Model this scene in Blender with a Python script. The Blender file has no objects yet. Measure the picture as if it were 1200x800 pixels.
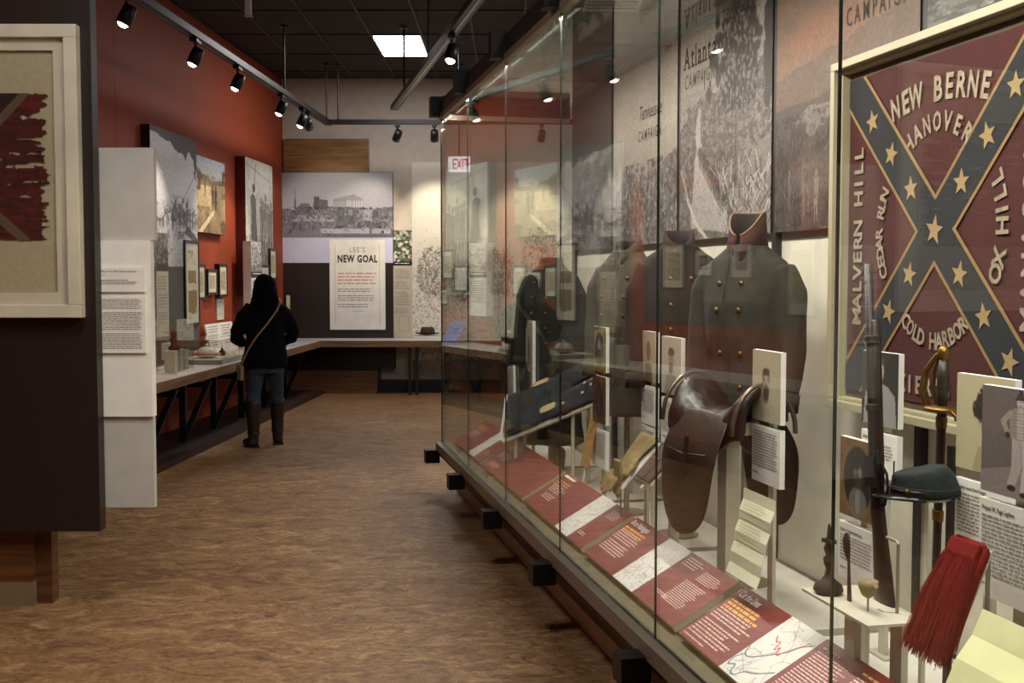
import bpy, bmesh, math, random
import numpy as np
from mathutils import Vector, Matrix, noise
C = bpy.context.scene.collection
PI = math.pi
# ---------------------------------------------------------------- camera
cam_d = bpy.data.cameras.new('camera')
cam = bpy.data.objects.new('camera', cam_d); C.objects.link(cam)
cam.location = (0, 0, 1.64)
cam.rotation_euler = (PI/2 - math.atan(74/1350), 0, 0)
cam_d.sensor_width = 36; cam_d.lens = 36*1350/1200
cam_d.clip_start = 0.05
bpy.context.scene.camera = cam
# ---------------------------------------------------------------- world, exposure
w = bpy.data.worlds.new('world'); bpy.context.scene.world = w; w.use_nodes = True
bg = w.node_tree.nodes['Background']; bg.inputs[0].default_value = (1, .93, .86, 1); bg.inputs[1].default_value = .045
vs = bpy.context.scene.view_settings
vs.view_transform = 'Standard'; vs.look = 'None'; vs.gamma = 1; vs.use_curve_mapping = False
vs.exposure = 0.0
cy = bpy.context.scene.cycles
cy.transparent_max_bounces = 24; cy.max_bounces = 9; cy.glossy_bounces = 5; cy.diffuse_bounces = 3; cy.sample_clamp_indirect = 4

def light(name, kind, loc, energy, color=(1, .9, .78), target=None, parent=None, **kw):
    d = bpy.data.lights.new(name, kind); d.energy = energy; d.color = color
    for k, v in kw.items(): setattr(d, k, v)
    o = bpy.data.objects.new(name, d); C.objects.link(o); o.location = loc
    if target is not None:
        o.rotation_euler = (Vector(target) - Vector(loc)).to_track_quat('-Z', 'Y').to_euler()
    if parent is not None: o.parent = parent
    return o
AMBIENT = 1.0
# ---------------------------------------------------------------- frames of reference
# the glass case runs at 12 degrees to the room: t along its front, w into it
TH = math.atan(290/1350)
ET = Vector((math.sin(TH), -math.cos(TH), 0)); EW = Vector((math.cos(TH), math.sin(TH), 0))
C0 = Vector((-0.5174, 8.567, 0)); CRZ = math.atan2(ET.y, ET.x)
def cp(t, w, z=0): return C0 + ET*t + EW*w + Vector((0, 0, z))
# the left wall: l along it (= depth), off out of it
LD = Vector((.045, 1, 0)).normalized(); LN = Vector((LD.y, -LD.x, 0)); L0 = Vector((-3.34-.045*16.9, 0, 0)); LRZ = math.atan2(LD.y, LD.x)
def lp(l, off, z=0): return L0 + LD*l + LN*off + Vector((0, 0, z))
YB = 16.9

# ---------------------------------------------------------------- colours and materials
def hx(h):
    h = h.lstrip('#'); v = [int(h[i:i+2], 16)/255 for i in (0, 2, 4)]
    return tuple(c/12.92 if c <= .04045 else ((c+.055)/1.055)**2.4 for c in v)
_M = {}
def mat(name, color, rough=.6, metal=0, var=0, scale=8, stretch=(1, 1, 1), bump=0, bscale=60, emit=0, coat=0, spec=None, color2=None, detail=6):
    if name in _M: return _M[name]
    m = bpy.data.materials.new(name); m.use_nodes = True; _M[name] = m
    nt = m.node_tree; b = nt.nodes['Principled BSDF']
    c = hx(color) if isinstance(color, str) else color
    b.inputs['Base Color'].default_value = (*c, 1); b.inputs['Roughness'].default_value = rough; b.inputs['Metallic'].default_value = metal
    if spec is not None: b.inputs['Specular IOR Level'].default_value = spec
    if coat: b.inputs['Coat Weight'].default_value = coat; b.inputs['Coat Roughness'].default_value = .25
    if emit: b.inputs['Emission Color'].default_value = (*c, 1); b.inputs['Emission Strength'].default_value = emit
    tc = nt.nodes.new('ShaderNodeTexCoord'); mp = nt.nodes.new('ShaderNodeMapping'); nt.links.new(tc.outputs['Object'], mp.inputs[0]); mp.inputs['Scale'].default_value = stretch
    n = nt.nodes.new('ShaderNodeTexNoise'); n.inputs['Scale'].default_value = scale; n.inputs['Detail'].default_value = detail; nt.links.new(mp.outputs[0], n.inputs[0])
    var = var or .06
    r = nt.nodes.new('ShaderNodeValToRGB'); c2 = hx(color2) if color2 else tuple(min(1, x*(1+var)) for x in c)
    c1 = c if color2 else tuple(x*(1-var) for x in c)
    r.color_ramp.elements[0].position = .32; r.color_ramp.elements[1].position = .68
    r.color_ramp.elements[0].color = (*c1, 1); r.color_ramp.elements[1].color = (*c2, 1)
    nt.links.new(n.outputs['Fac'], r.inputs[0]); nt.links.new(r.outputs[0], b.inputs['Base Color'])
    if bump:
        n2 = nt.nodes.new('ShaderNodeTexNoise'); n2.inputs['Scale'].default_value = bscale; n2.inputs['Detail'].default_value = 3; nt.links.new(mp.outputs[0], n2.inputs[0])
        bp = nt.nodes.new('ShaderNodeBump'); bp.inputs['Strength'].default_value = bump; bp.inputs['Distance'].default_value = .004
        nt.links.new(n2.outputs['Fac'], bp.inputs['Height']); nt.links.new(bp.outputs[0], b.inputs['Normal'])
    return m
def glass_mat(name, tint=(.965, .985, .97), f0=.04):
    if name in _M: return _M[name]
    m = bpy.data.materials.new(name); m.use_nodes = True; _M[name] = m; nt = m.node_tree; nt.nodes.clear()
    o = nt.nodes.new('ShaderNodeOutputMaterial'); mx = nt.nodes.new('ShaderNodeMixShader'); t = nt.nodes.new('ShaderNodeBsdfTransparent'); g = nt.nodes.new('ShaderNodeBsdfGlossy')
    t.inputs[0].default_value = (*tint, 1); g.inputs['Roughness'].default_value = 0; g.inputs['Color'].default_value = (.96, 1, .98, 1)
    ge = nt.nodes.new('ShaderNodeNewGeometry'); dt = nt.nodes.new('ShaderNodeVectorMath'); dt.operation = 'DOT_PRODUCT'
    nt.links.new(ge.outputs['Normal'], dt.inputs[0]); nt.links.new(ge.outputs['Incoming'], dt.inputs[1])
    def mth(op, a, b=None):
        q = nt.nodes.new('ShaderNodeMath'); q.operation = op
        for i, v in enumerate((a, b)):
            if v is None: continue
            if isinstance(v, (int, float)): q.inputs[i].default_value = v
            else: nt.links.new(v, q.inputs[i])
        return q.outputs[0]
    c = mth('ABSOLUTE', dt.outputs['Value']); k = mth('POWER', mth('SUBTRACT', 1.0, c), 5.0)
    f = mth('ADD', mth('MULTIPLY', k, 1-f0), f0)          # Schlick reflectance of one glass face
    nt.links.new(f, mx.inputs[0]); nt.links.new(t.outputs[0], mx.inputs[1]); nt.links.new(g.outputs[0], mx.inputs[2]); nt.links.new(mx.outputs[0], o.inputs[0])
    return m
def print_mat(name='printed_image', rough=.55):
    if name in _M: return _M[name]
    m = bpy.data.materials.new(name); m.use_nodes = True; _M[name] = m; nt = m.node_tree; b = nt.nodes['Principled BSDF']
    a = nt.nodes.new('ShaderNodeVertexColor'); a.layer_name = 'ink'; nt.links.new(a.outputs[0], b.inputs['Base Color']); b.inputs['Roughness'].default_value = rough
    return m
def cork_mat():
    m = bpy.data.materials.new('cork_floor'); m.use_nodes = True; nt = m.node_tree; b = nt.nodes['Principled BSDF']
    tc = nt.nodes.new('ShaderNodeTexCoord'); mp = nt.nodes.new('ShaderNodeMapping'); mp.inputs['Scale'].default_value = (1, 1.6, 1); nt.links.new(tc.outputs['Object'], mp.inputs[0])
    def nz(s, d, r=.6, dist=0):
        n = nt.nodes.new('ShaderNodeTexNoise'); n.inputs['Scale'].default_value = s; n.inputs['Detail'].default_value = d; n.inputs['Roughness'].default_value = r; n.inputs['Distortion'].default_value = dist
        nt.links.new(mp.outputs[0], n.inputs[0]); return n.outputs['Fac']
    def ramp(src, *st):
        r = nt.nodes.new('ShaderNodeValToRGB'); e = r.color_ramp.elements
        while len(e) < len(st): e.new(.5)
        for q, (p, c) in zip(e, st): q.position = p; q.color = (*hx(c), 1)
        nt.links.new(src, r.inputs[0]); return r.outputs[0]
    def mix(kind, fac, a, c):
        x = nt.nodes.new('ShaderNodeMix'); x.data_type = 'RGBA'; x.blend_type = kind; x.inputs[0].default_value = fac
        nt.links.new(a, x.inputs[6]); nt.links.new(c, x.inputs[7]); return x.outputs[2]
    base = ramp(nz(4.2, 9, .76, 1.6), (.3, '#664730'), (.46, '#937050'), (.58, '#b39067'), (.72, '#d6bb8e'))
    fine = ramp(nz(26, 6, .75, .8), (.33, '#6a5a4a'), (.46, '#d4ccbc'), (.7, '#ffffff'))
    big = ramp(nz(.45, 3), (.3, '#c9b49c'), (.7, '#ffffff'))
    c = mix('MULTIPLY', .8, base, fine); c = mix('MULTIPLY', .7, c, big)
    nt.links.new(c, b.inputs['Base Color'])
    rr = nt.nodes.new('ShaderNodeMapRange'); nt.links.new(nz(5, 4), rr.inputs[0]); rr.inputs[3].default_value = .42; rr.inputs[4].default_value = .62; nt.links.new(rr.outputs[0], b.inputs['Roughness'])
    bp = nt.nodes.new('ShaderNodeBump'); bp.inputs['Strength'].default_value = .12; bp.inputs['Distance'].default_value = .003; nt.links.new(nz(40, 4), bp.inputs['Height']); nt.links.new(bp.outputs[0], b.inputs['Normal'])
    return m
def wood(name, a, b_, stretch=(1, 12, 12), rough=.5):
    return mat(name, a, rough, color2=b_, scale=2.2, stretch=stretch, detail=9)

# ---------------------------------------------------------------- mesh builder
class MB:
    def __init__(s): s.v = []; s.f = []
    def add(s, vs, fs):
        n = len(s.v); s.v += [tuple(x) for x in vs]; s.f += [tuple(i+n for i in f) for f in fs]; return s
    def box(s, x0, x1, y0, y1, z0, z1):
        return s.add([(x, y, z) for z in (z0, z1) for y in (y0, y1) for x in (x0, x1)], [(0, 2, 3, 1), (4, 5, 7, 6), (0, 1, 5, 4), (2, 6, 7, 3), (0, 4, 6, 2), (1, 3, 7, 5)])
    def beam(s, a, b, wx, wy, up=(0, 0, 1)):
        a, b = Vector(a), Vector(b); d = (b-a).normalized(); u = Vector(up)
        if abs(d.dot(u)) > .98: u = Vector((1, 0, 0))
        x = d.cross(u).normalized()*wx/2; y = x.cross(d).normalized()*wy/2
        vs = [p+q for p in (a, b) for q in (-x-y, x-y, x+y, -x+y)]
        return s.add(vs, [(0, 1, 2, 3), (7, 6, 5, 4), (0, 4, 5, 1), (1, 5, 6, 2), (2, 6, 7, 3), (3, 7, 4, 0)])
    def loft(s, rings, cap=True, closed=False):
        n = len(rings[0]); vs = [p for r in rings for p in r]; fs = []; m = len(rings)
        for i in range(m if closed else m-1):
            for j in range(n):
                k = (j+1) % n; i2 = (i+1) % m
                fs.append((i*n+j, i*n+k, i2*n+k, i2*n+j))
        if cap and not closed: fs.append(tuple(range(n-1, -1, -1))); fs.append(tuple((m-1)*n+j for j in range(n)))
        return s.add(vs, fs)
    def tube(s, pts, r, n=10, cap=True, flat=1.0, closed=False):
        pts = [Vector(p) for p in pts]; m = len(pts); rs = r if isinstance(r, (list, tuple)) else [r]*m
        ref = None; rings = []
        for i, p in enumerate(pts):
            if closed: d = pts[(i+1) % m]-pts[i-1]
            else: d = pts[min(i+1, m-1)]-pts[max(i-1, 0)]
            d.normalize()
            if ref is None: ref = Vector((0, 0, 1)) if abs(d.z) < .9 else Vector((0, 1, 0))
            x = d.cross(ref).normalized(); y = x.cross(d).normalized(); ref = y
            rings.append([p + x*math.cos(2*PI*j/n)*rs[i] + y*math.sin(2*PI*j/n)*rs[i]*flat for j in range(n)])
        return s.loft(rings, cap, closed)
    def lathe(s, prof, n=16, c=(0, 0, 0), axis='z'):
        rings = []
        for r, h in prof:
            rg = []
            for j in range(n):
                a = 2*PI*j/n; x, y = r*math.cos(a), r*math.sin(a)
                rg.append((c[0]+x, c[1]+y, c[2]+h) if axis == 'z' else (c[0]+x, c[1]-h, c[2]+y))
            rings.append(rg)
        return s.loft(rings)
    def prism(s, poly, y0, y1):
        n = len(poly); vs = [(x, y0, z) for x, z in poly]+[(x, y1, z) for x, z in poly]
        return s.add(vs, [tuple(range(n)), tuple(range(2*n-1, n-1, -1))]+[(j, j+n, (j+1) % n+n, (j+1) % n) for j in range(n)])
    def ring(s, x0, x1, z0, z1, b, y0, y1):
        s.box(x0, x1, y0, y1, z1-b, z1); s.box(x0, x1, y0, y1, z0, z0+b); s.box(x0, x0+b, y0, y1, z0+b, z1-b); return s.box(x1-b, x1, y0, y1, z0+b, z1-b)
    def mesh(s, name):
        me = bpy.data.meshes.new(name); me.from_pydata(s.v, [], s.f); me.update(); return me
    def build(s, name, m, parent=None, smooth=False, kind=None, label=None, loc=None, rot=None, bevel=0, fix=True):
        me = s.mesh(name)
        if fix or bevel:
            bm = bmesh.new(); bm.from_mesh(me); bmesh.ops.recalc_face_normals(bm, faces=bm.faces)
            if bevel: bmesh.ops.bevel(bm, geom=[e for e in bm.edges if e.calc_face_angle(0) > .5], offset=bevel, segments=2, profile=.6, affect='EDGES')
            bm.to_mesh(me); bm.free()
        return link(name, me, m, parent, smooth, kind, label, loc, rot)
def link(name, me, m, parent=None, smooth=False, kind=None, label=None, loc=None, rot=None):
    if m is not None: me.materials.clear(); me.materials.append(m)
    if smooth: me.polygons.foreach_set('use_smooth', [True]*len(me.polygons))
    o = bpy.data.objects.new(name, me); C.objects.link(o)
    if parent is not None: o.parent = parent
    if kind: o['kind'] = kind
    if label: o['label'] = label
    if loc is not None: o.location = loc
    if rot is not None: o.rotation_euler = rot
    return o
def thing(name, label, cat, loc=(0, 0, 0), rz=0, group=None, rx=0, ry=0):
    o = bpy.data.objects.new(name, None); C.objects.link(o); o.empty_display_size = .1
    o.location = loc; o.rotation_euler = (rx, ry, rz); o['label'] = label; o['category'] = cat
    if group: o['group'] = group
    return o
def tag(o, label, cat, group=None):
    o['label'] = label; o['category'] = cat
    if group: o['group'] = group
    return o
def struct(o): o['kind'] = 'structure'; return o
def sub(o, levels=1):
    md = o.modifiers.new('smooth', 'SUBSURF'); md.levels = md.render_levels = levels; return o
def fuse(mb, name, m, parent, voxel=.012, smooth=6, wrinkle=0, wscale=9, seed=0, **kw):
    """one continuous skin around overlapping closed shapes"""
    me = mb.mesh(name); o = bpy.data.objects.new(name, me); C.objects.link(o)
    r = o.modifiers.new('r', 'REMESH'); r.mode = 'VOXEL'; r.voxel_size = voxel
    if smooth: s = o.modifiers.new('s', 'SMOOTH'); s.iterations = smooth; s.factor = .5
    dg = bpy.context.evaluated_depsgraph_get(); n = bpy.data.meshes.new_from_object(o.evaluated_get(dg))
    bpy.data.objects.remove(o); bpy.data.meshes.remove(me); n.name = name
    if wrinkle:
        nrm = [v.normal.copy() for v in n.vertices]
        for v, nv in zip(n.vertices, nrm):
            p = v.co.copy(); q = Vector((p.x*wscale+seed, p.y*wscale, p.z*wscale*.45))
            v.co = p + nv*wrinkle*(noise.noise(q)+.5*noise.noise(q*2.3))
    return link(name, n, m, parent, True, **kw)
def rrect(x0, x1, z0, z1):
    return [(x0, z0), (x1, z0), (x1, z1), (x0, z1)]

# ---------------------------------------------------------------- lettering (flat print) and lines of small print
_tc = {}
def text_mesh(s, size, bold=0, shear=0, xs=1, align='LEFT', space=1):
    k = (s, size, bold, shear, xs, align, space)
    if k in _tc: return _tc[k]
    cu = bpy.data.curves.new('t', 'FONT'); cu.body = s; cu.size = size; cu.offset = bold*size; cu.shear = shear; cu.align_x = align; cu.space_character = space
    cu.resolution_u = 2; cu.fill_mode = 'FRONT'
    o = bpy.data.objects.new('t', cu); C.objects.link(o); dg = bpy.context.evaluated_depsgraph_get(); dg.update()
    me = bpy.data.meshes.new_from_object(o.evaluated_get(dg)); bpy.data.objects.remove(o); bpy.data.curves.remove(cu)
    for v in me.vertices: v.co = (v.co.x*xs, 0, v.co.y)
    _tc[k] = me; return me
def text(parent, s, x, z, size, m, y=-.0012, name='lettering', **kw):
    me = text_mesh(s, size, **kw)
    return link(name, me.copy(), m, parent, loc=(x, y, z))
def arc_text(parent, s, cx, cz, r, a0, a1, size, m, y, up=True, name='lettering', bold=.02, xs=1.0, wob=0):
    """letters set along an arc; angles in degrees"""
    mb = MB(); n = len(s)
    for i, ch in enumerate(s):
        if ch == ' ': continue
        a = math.radians(a0+(a1-a0)*(i/(n-1))); me = text_mesh(ch, size, bold=bold, align='CENTER')
        px, pz = cx+r*math.cos(a), cz+r*math.sin(a); xs_ = .66 if ch in 'WMNO' else .8; rot = a-PI/2 if up else a+PI/2
        c, sn = math.cos(rot), math.sin(rot)
        xs = xs_; vs = [(px+(v.co.x*xs)*c-v.co.z*sn, y, pz+(v.co.x*xs)*sn+v.co.z*c) for v in me.vertices]
        mb.add(vs, [tuple(p.vertices) for p in me.polygons])
    return mb.build(name, m, parent, fix=False)
def line_text(parent, s, p0, p1, size, m, y, bold=.02, xs=1.0, name='lettering', bow=0):
    """letters spread along a straight or bowed line p0 -> p1 in the xz plane"""
    mb = MB(); n = len(s); d = Vector((p1[0]-p0[0], p1[1]-p0[1])); u = d.normalized(); nn = Vector((-u.y, u.x))
    for i, ch in enumerate(s):
        if ch == ' ': continue
        f = i/max(1, n-1); q = Vector(p0)+d*f+nn*bow*(1-(2*f-1)**2); tilt = math.atan2(u.y, u.x)-4*bow*(2*f-1)/d.length
        me = text_mesh(ch, size, bold=bold, align='CENTER'); c, sn = math.cos(tilt), math.sin(tilt)
        mb.add([(q.x+v.co.x*xs*c-v.co.z*sn, y, q.y+v.co.x*xs*sn+v.co.z*c) for v in me.vertices], [tuple(p.vertices) for p in me.polygons])
    return mb.build(name, m, parent, fix=False)
def slab_text(parent, s, x, z, size, m, y, xs=.8, bold=.015, feet='Atlaniph', name='lettering'):
    """upright letters with slab serifs at their feet"""
    mb = MB()
    for ch in s:
        me = text_mesh(ch, size, bold=bold); co = [(v.co.x*xs, v.co.z) for v in me.vertices]; a, b = min(c[0] for c in co), max(c[0] for c in co)
        mb.add([(x+c[0]-a, y, z+c[1]) for c in co], [tuple(p.vertices) for p in me.polygons]); w_ = b-a; h_ = size*.045; e = size*.055
        for f in ((.12, .88) if ch == 'A' else (.1, .9) if ch == 'n' else (.5,) if ch in 'lit' else (.92,)):
            q = x+w_*f; hw = size*.11; mb.add([(q-hw, y, z), (q+hw, y, z), (q+hw, y, z+h_), (q-hw, y, z+h_)], [(0, 1, 2, 3)])
        x += w_+size*.12
    return mb.build(name, m, parent, fix=False)
RNG = random.Random(7)
def small_print(parent, x0, ztop, width, n, lh, m, ragged=.25, y=-.001, name='small_print', fill=.4):
    """rows of print too small to read: one dash per word"""
    mb = MB()
    for i in range(n):
        z = ztop-i*lh; x = x0; end = x0+width*(1-RNG.random()*ragged)
        while x < end:
            wl = lh*RNG.uniform(.6, 2.6); e = min(x+wl, end)
            mb.add([(x, y, z-lh*fill), (e, y, z-lh*fill), (e, y, z), (x, y, z)], [(0, 1, 2, 3)])
            x = e+lh*.35
    return mb.build(name, m, parent, kind='stuff', fix=False)

# ---------------------------------------------------------------- printed pictures drawn on a fine grid
def curve(pts, n=8):
    out = []; P_ = [pts[0]]+list(pts)+[pts[-1]]
    for i in range(1, len(P_)-2):
        for k in range(n):
            t = k/n; out.append(tuple(.5*(2*P_[i][d]+(P_[i+1][d]-P_[i-1][d])*t+(2*P_[i-1][d]-5*P_[i][d]+4*P_[i+1][d]-P_[i+2][d])*t*t+(3*P_[i][d]-P_[i-1][d]-3*P_[i+1][d]+P_[i+2][d])*t**3) for d in (0, 1)))
    return out+[pts[-1]]
class Pic:
    def __init__(s, w, h, bg='#ffffff', seed=1):
        s.w, s.h = w, h; s.a = np.empty((h, w, 3)); s.a[:] = hx(bg); s.X, s.Y = np.meshgrid((np.arange(w)+.5)/w, (np.arange(h)+.5)/h); s.r = np.random.RandomState(seed); s.mask = np.ones((h, w), bool)
    def put(s, m, c, al=1.0):
        c = np.array(hx(c) if isinstance(c, str) else c); k = (m*al)[..., None]; s.a = s.a*(1-k)+c*k; return s
    def grad(s, c0, c1, y0=0, y1=1):
        t = np.clip((s.Y-y0)/(y1-y0), 0, 1)[..., None]; m = ((s.Y >= y0) & (s.Y <= y1))[..., None]
        s.a = np.where(m, np.array(hx(c0))*(1-t)+np.array(hx(c1))*t, s.a); return s
    def noise(s, sx, sy, oct=4, rough=.55):
        out = np.zeros((s.h, s.w)); amp = 1; tot = 0
        for o in range(oct):
            nx, ny = max(2, int(sx*2**o)), max(2, int(sy*2**o)); g = s.r.rand(ny+2, nx+2)
            fx, fy = s.X*nx, s.Y*ny; ix, iy = fx.astype(int), fy.astype(int); fx = fx-ix; fy = fy-iy; fx = fx*fx*(3-2*fx); fy = fy*fy*(3-2*fy)
            out += amp*((g[iy, ix]*(1-fx)+g[iy, ix+1]*fx)*(1-fy)+(g[iy+1, ix]*(1-fx)+g[iy+1, ix+1]*fx)*fy); tot += amp; amp *= rough
        return out/tot
    def win(s, x0, x1, y0, y1):
        i0, i1 = max(0, int(x0*s.w)-1), min(s.w, int(x1*s.w)+2); j0, j1 = max(0, int(y0*s.h)-1), min(s.h, int(y1*s.h)+2)
        return (slice(j0, max(j1, j0)), slice(i0, max(i1, i0)))
    def putw(s, q, m, c, al):
        k = (m*al)[..., None]; s.a[q] = s.a[q]*(1-k)+np.array(hx(c) if isinstance(c, str) else c)*k; return s
    def poly(s, pts, c, al=1.0, jag=0, soft=0):
        xs, ys = [p[0] for p in pts], [p[1] for p in pts]; q = s.win(min(xs)-jag, max(xs)+jag, min(ys)-jag, max(ys)+jag); X, Y = s.X[q], s.Y[q]
        if jag: X = X+(s.noise(14, 14)[q]-.5)*jag; Y = Y+(s.noise(14, 14)[q]-.5)*jag
        m = np.zeros(X.shape, bool); n = len(pts)
        for i in range(n):
            (x0, y0), (x1, y1) = pts[i], pts[(i+1) % n]
            if y0 == y1: continue
            m ^= ((y0 > Y) != (y1 > Y)) & (X < (x1-x0)*(Y-y0)/(y1-y0)+x0)
        return s.putw(q, m.astype(float), c, al)
    def rect(s, x0, x1, y0, y1, c, al=1.0):
        q = s.win(x0, x1, y0, y1); X, Y = s.X[q], s.Y[q]; return s.putw(q, ((X >= x0) & (X <= x1) & (Y >= y0) & (Y <= y1)).astype(float), c, al)
    def ell(s, x, y, rx, ry, c, al=1.0, jag=0, soft=.15):
        k = 1+soft+jag; q = s.win(x-rx*k, x+rx*k, y-ry*k, y+ry*k); d = np.hypot((s.X[q]-x)/rx, (s.Y[q]-y)/ry)
        if jag: d = d+(s.noise(20, 20)[q]-.5)*jag
        return s.putw(q, np.clip((1-d)/soft+.5, 0, 1), c, al)
    def line(s, pts, wd, c, al=1.0):
        asp = s.h/s.w
        for (x0, y0), (x1, y1) in zip(pts[:-1], pts[1:]):
            e = wd+1.5/s.w; q = s.win(min(x0, x1)-e, max(x0, x1)+e, min(y0, y1)-e/asp, max(y0, y1)+e/asp); X, Y = s.X[q], s.Y[q]
            dx, dy = x1-x0, (y1-y0)*asp; L = dx*dx+dy*dy+1e-9; t = np.clip(((X-x0)*dx+(Y-y0)*asp*dy)/L, 0, 1)
            d = np.hypot(X-x0-t*dx, (Y-y0)*asp-t*dy); s.putw(q, np.clip((wd-d)/(.7/s.w)+.5, 0, 1), c, al)
        return s
    def strokes(s, n, x0, x1, y0, y1, L, wd, cols, al=.8, up=1.0):
        """a field of short hatching strokes, the tone of an engraving or a grainy old photograph"""
        for k in range(n):
            x, y = x0+(x1-x0)*s.r.rand(), y0+(y1-y0)*s.r.rand(); dx, dy = L*s.r.randn()/up, L*s.r.randn()*up*s.w/s.h
            s.line([(x, y), (x+dx, y+dy)], wd*(.5+s.r.rand()), cols[k % len(cols)], al*(.5+.5*s.r.rand()))
        return s
    def grain(s, amt=.25, sx=60, sy=60, oct=2):
        n = s.noise(sx, sy, oct)-.5; s.a = np.clip(s.a*(1+2*amt*n/.5)[..., None], 0, 1); return s
    def speckle(s, x0, x1, y0, y1, c, thr=.55, sx=40, sy=40, al=1.0, soft=.16, fade=.0, oct=4):
        n = s.noise(sx*1.5, sy*1.5, oct, .8); m = np.clip((n-thr+.05)/soft, 0, 1)*((s.X > x0) & (s.X < x1) & (s.Y > y0) & (s.Y < y1))
        if fade: m = m*np.clip((s.Y-y0)/fade, 0, 1)*np.clip((y1-s.Y)/fade, 0, 1)
        return s.put(m, c, al)
    def figure(s, x, y, h, c, al=1.0, hat=True, asp=None):
        """a tiny standing man, feet at x, y"""
        k = h*s.h/s.w*.5
        s.poly([(x-.14*k, y), (x-.05*k, y), (x, y+.45*h), (x+.06*k, y), (x+.16*k, y), (x+.17*k, y+.5*h), (x+.26*k, y+.8*h), (x-.24*k, y+.8*h), (x-.17*k, y+.5*h)], c, al)
        return s.ell(x, y+.9*h, .14*k, .09*h, c, al)
    def build(s, name, w, h, parent, y=-.001, x0=None, z0=0, mt=None, rough=.55, label=None):
        x0 = -w/2 if x0 is None else x0; W, H = s.w, s.h
        gx, gz = np.meshgrid(np.linspace(x0, x0+w, W+1), np.linspace(z0, z0+h, H+1))
        co = np.stack([gx, np.full_like(gx, y), gz], -1).reshape(-1, 3)
        i, j = np.meshgrid(np.arange(W), np.arange(H)); b = (j*(W+1)+i)[s.mask]; q = np.stack([b, b+1, b+W+2, b+W+1], -1)
        me = bpy.data.meshes.new(name); me.vertices.add(len(co)); me.vertices.foreach_set('co', co.ravel()); nf = len(q)
        me.loops.add(nf*4); me.loops.foreach_set('vertex_index', q.ravel().astype(np.int32)); me.polygons.add(nf); me.polygons.foreach_set('loop_start', np.arange(nf, dtype=np.int32)*4)
        me.update(); me.validate()
        at = me.color_attributes.new('ink', 'FLOAT_COLOR', 'CORNER'); fc = np.ones((nf, 4, 4)); fc[..., :3] = s.a[s.mask][:, None, :]; at.data.foreach_set('color', fc.ravel())
        return link(name, me, mt or print_mat('printed_image' if rough == .55 else 'printed_image_%d' % int(rough*100), rough), parent, label=label)
def board(parent, w, h, d, m, name='board', z0=0, x0=None, **kw):
    x0 = -w/2 if x0 is None else x0
    return MB().box(x0, x0+w, 0, d, z0, z0+h).build(name, m, parent, **kw)
# ---------------------------------------------------------------- materials in use
BLACK = mat('black_metal', '#0d0d0e', .45, spec=.4); DARK = mat('dark_brown_laminate', '#231915', .45); ALU = mat('bronze_aluminium', '#8a8272', .45, .35)
WHITE = mat('white_board', '#e2dfd8', .6); CREAM = mat('cream_paint', '#cdc6b6', .8); GREYB = mat('grey_board', '#b4b1aa', .65); TEXTK = mat('dark_ink', '#2a2826', .7); INKG = mat('grey_ink', '#85817c', .7)
REDINK = mat('red_ink', '#cc8d85', .7); WINK = mat('white_ink', '#f0ece4', .6); WSM = mat('pale_ink', '#d9b9b2', .6); GINK = mat('gold_ink', '#d9a25a', .6); ACRYL = mat('frosted_acrylic', '#bdb6a6', .35); PAPER = mat('old_paper', '#d6d0b4', .8, var=.12, scale=14)
GLASS = glass_mat('case_glass'); CLEAR = glass_mat('clear_acrylic', (.97, .97, .95)); GEDGE = mat('glass_edge', '#1d2521', .25); WARM = mat('lamp_lens', '#fff0d8', .4, emit=9); BRASS = mat('brass', '#76592c', .42, .85, var=.25, scale=60)
WOODL = wood('oak_edge', '#5f4630', '#8a6a48', (1, 1, 14)); WOODB = wood('oak_veneer', '#6a4826', '#936a3a', (1, 1, 16)); WOODD = wood('plinth_veneer', '#4a2a16', '#6e4426', (1, 1, 12))
REDW = mat('rust_red_paint', '#963a16', .7, var=.05, scale=3); GREYP = mat('grey_panel', '#4c4a4a', .6)
# ---------------------------------------------------------------- lamps outside the lamp builders
# (ceiling troffers and track heads carry their own light; see below)

# ---------------------------------------------------------------- the room
X1 = 7.5; YF = -3.0; ZC = 4.52
struct(MB().box(-5.5, X1, YF, YB+.2, -.1, 0).build('floor', cork_mat()))
ceil = struct(MB().box(-5.5, X1, YF, YB+.2, ZC+.06, ZC+.16).build('ceiling', mat('ceiling_void', '#060606', .9)))
TILE = mat('ceiling_tile', '#24211f', .85, var=.2, scale=4); TBAR = mat('ceiling_grid_bar', '#2f2b28', .6)
tile_me = MB().box(.012, .598, .012, 1.208, .012, .03).mesh('ceiling_tile'); tile_me.materials.append(TILE)
TROF = [(-1.68, 13.86), (1.36, 8.98), (-1.68, 3.0), (2.58, 13.86), (1.36, 1.0)]
cols = [-1.68+.608*k for k in range(-6, 13)]; rows = [13.86+1.22*k for k in range(-7, 3)]
for x in cols:
    for y in rows:
        if x < -4.4 or any(abs(x-a) < .1 and abs(y-b) < .1 for a, b in TROF): continue
        o = bpy.data.objects.new('ceiling_tile', tile_me); C.objects.link(o); o.parent = ceil; o.location = (x, y, ZC+RNG.uniform(0, .003))
g = MB()
for x in cols: g.box(x-.012, x+.012, rows[0], YB, ZC, ZC+.02)
for y in rows: g.box(cols[0], cols[-1], y-.012, y+.012, ZC, ZC+.02)
g.build('grid_bar', TBAR, ceil, kind='stuff')
struct(MB().box(-5.5, X1, YB, YB+.2, 0, ZC+.06).build('wall_back', mat('plaster_wall', '#bdb4a8', .85)))
struct(MB().box(X1, X1+.2, YF, YB+.2, 0, ZC+.06).build('wall_right', CREAM)); struct(MB().box(-5.5, X1, YF-.2, YF, 0, ZC+.06).build('wall_rear', DARK))
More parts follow.
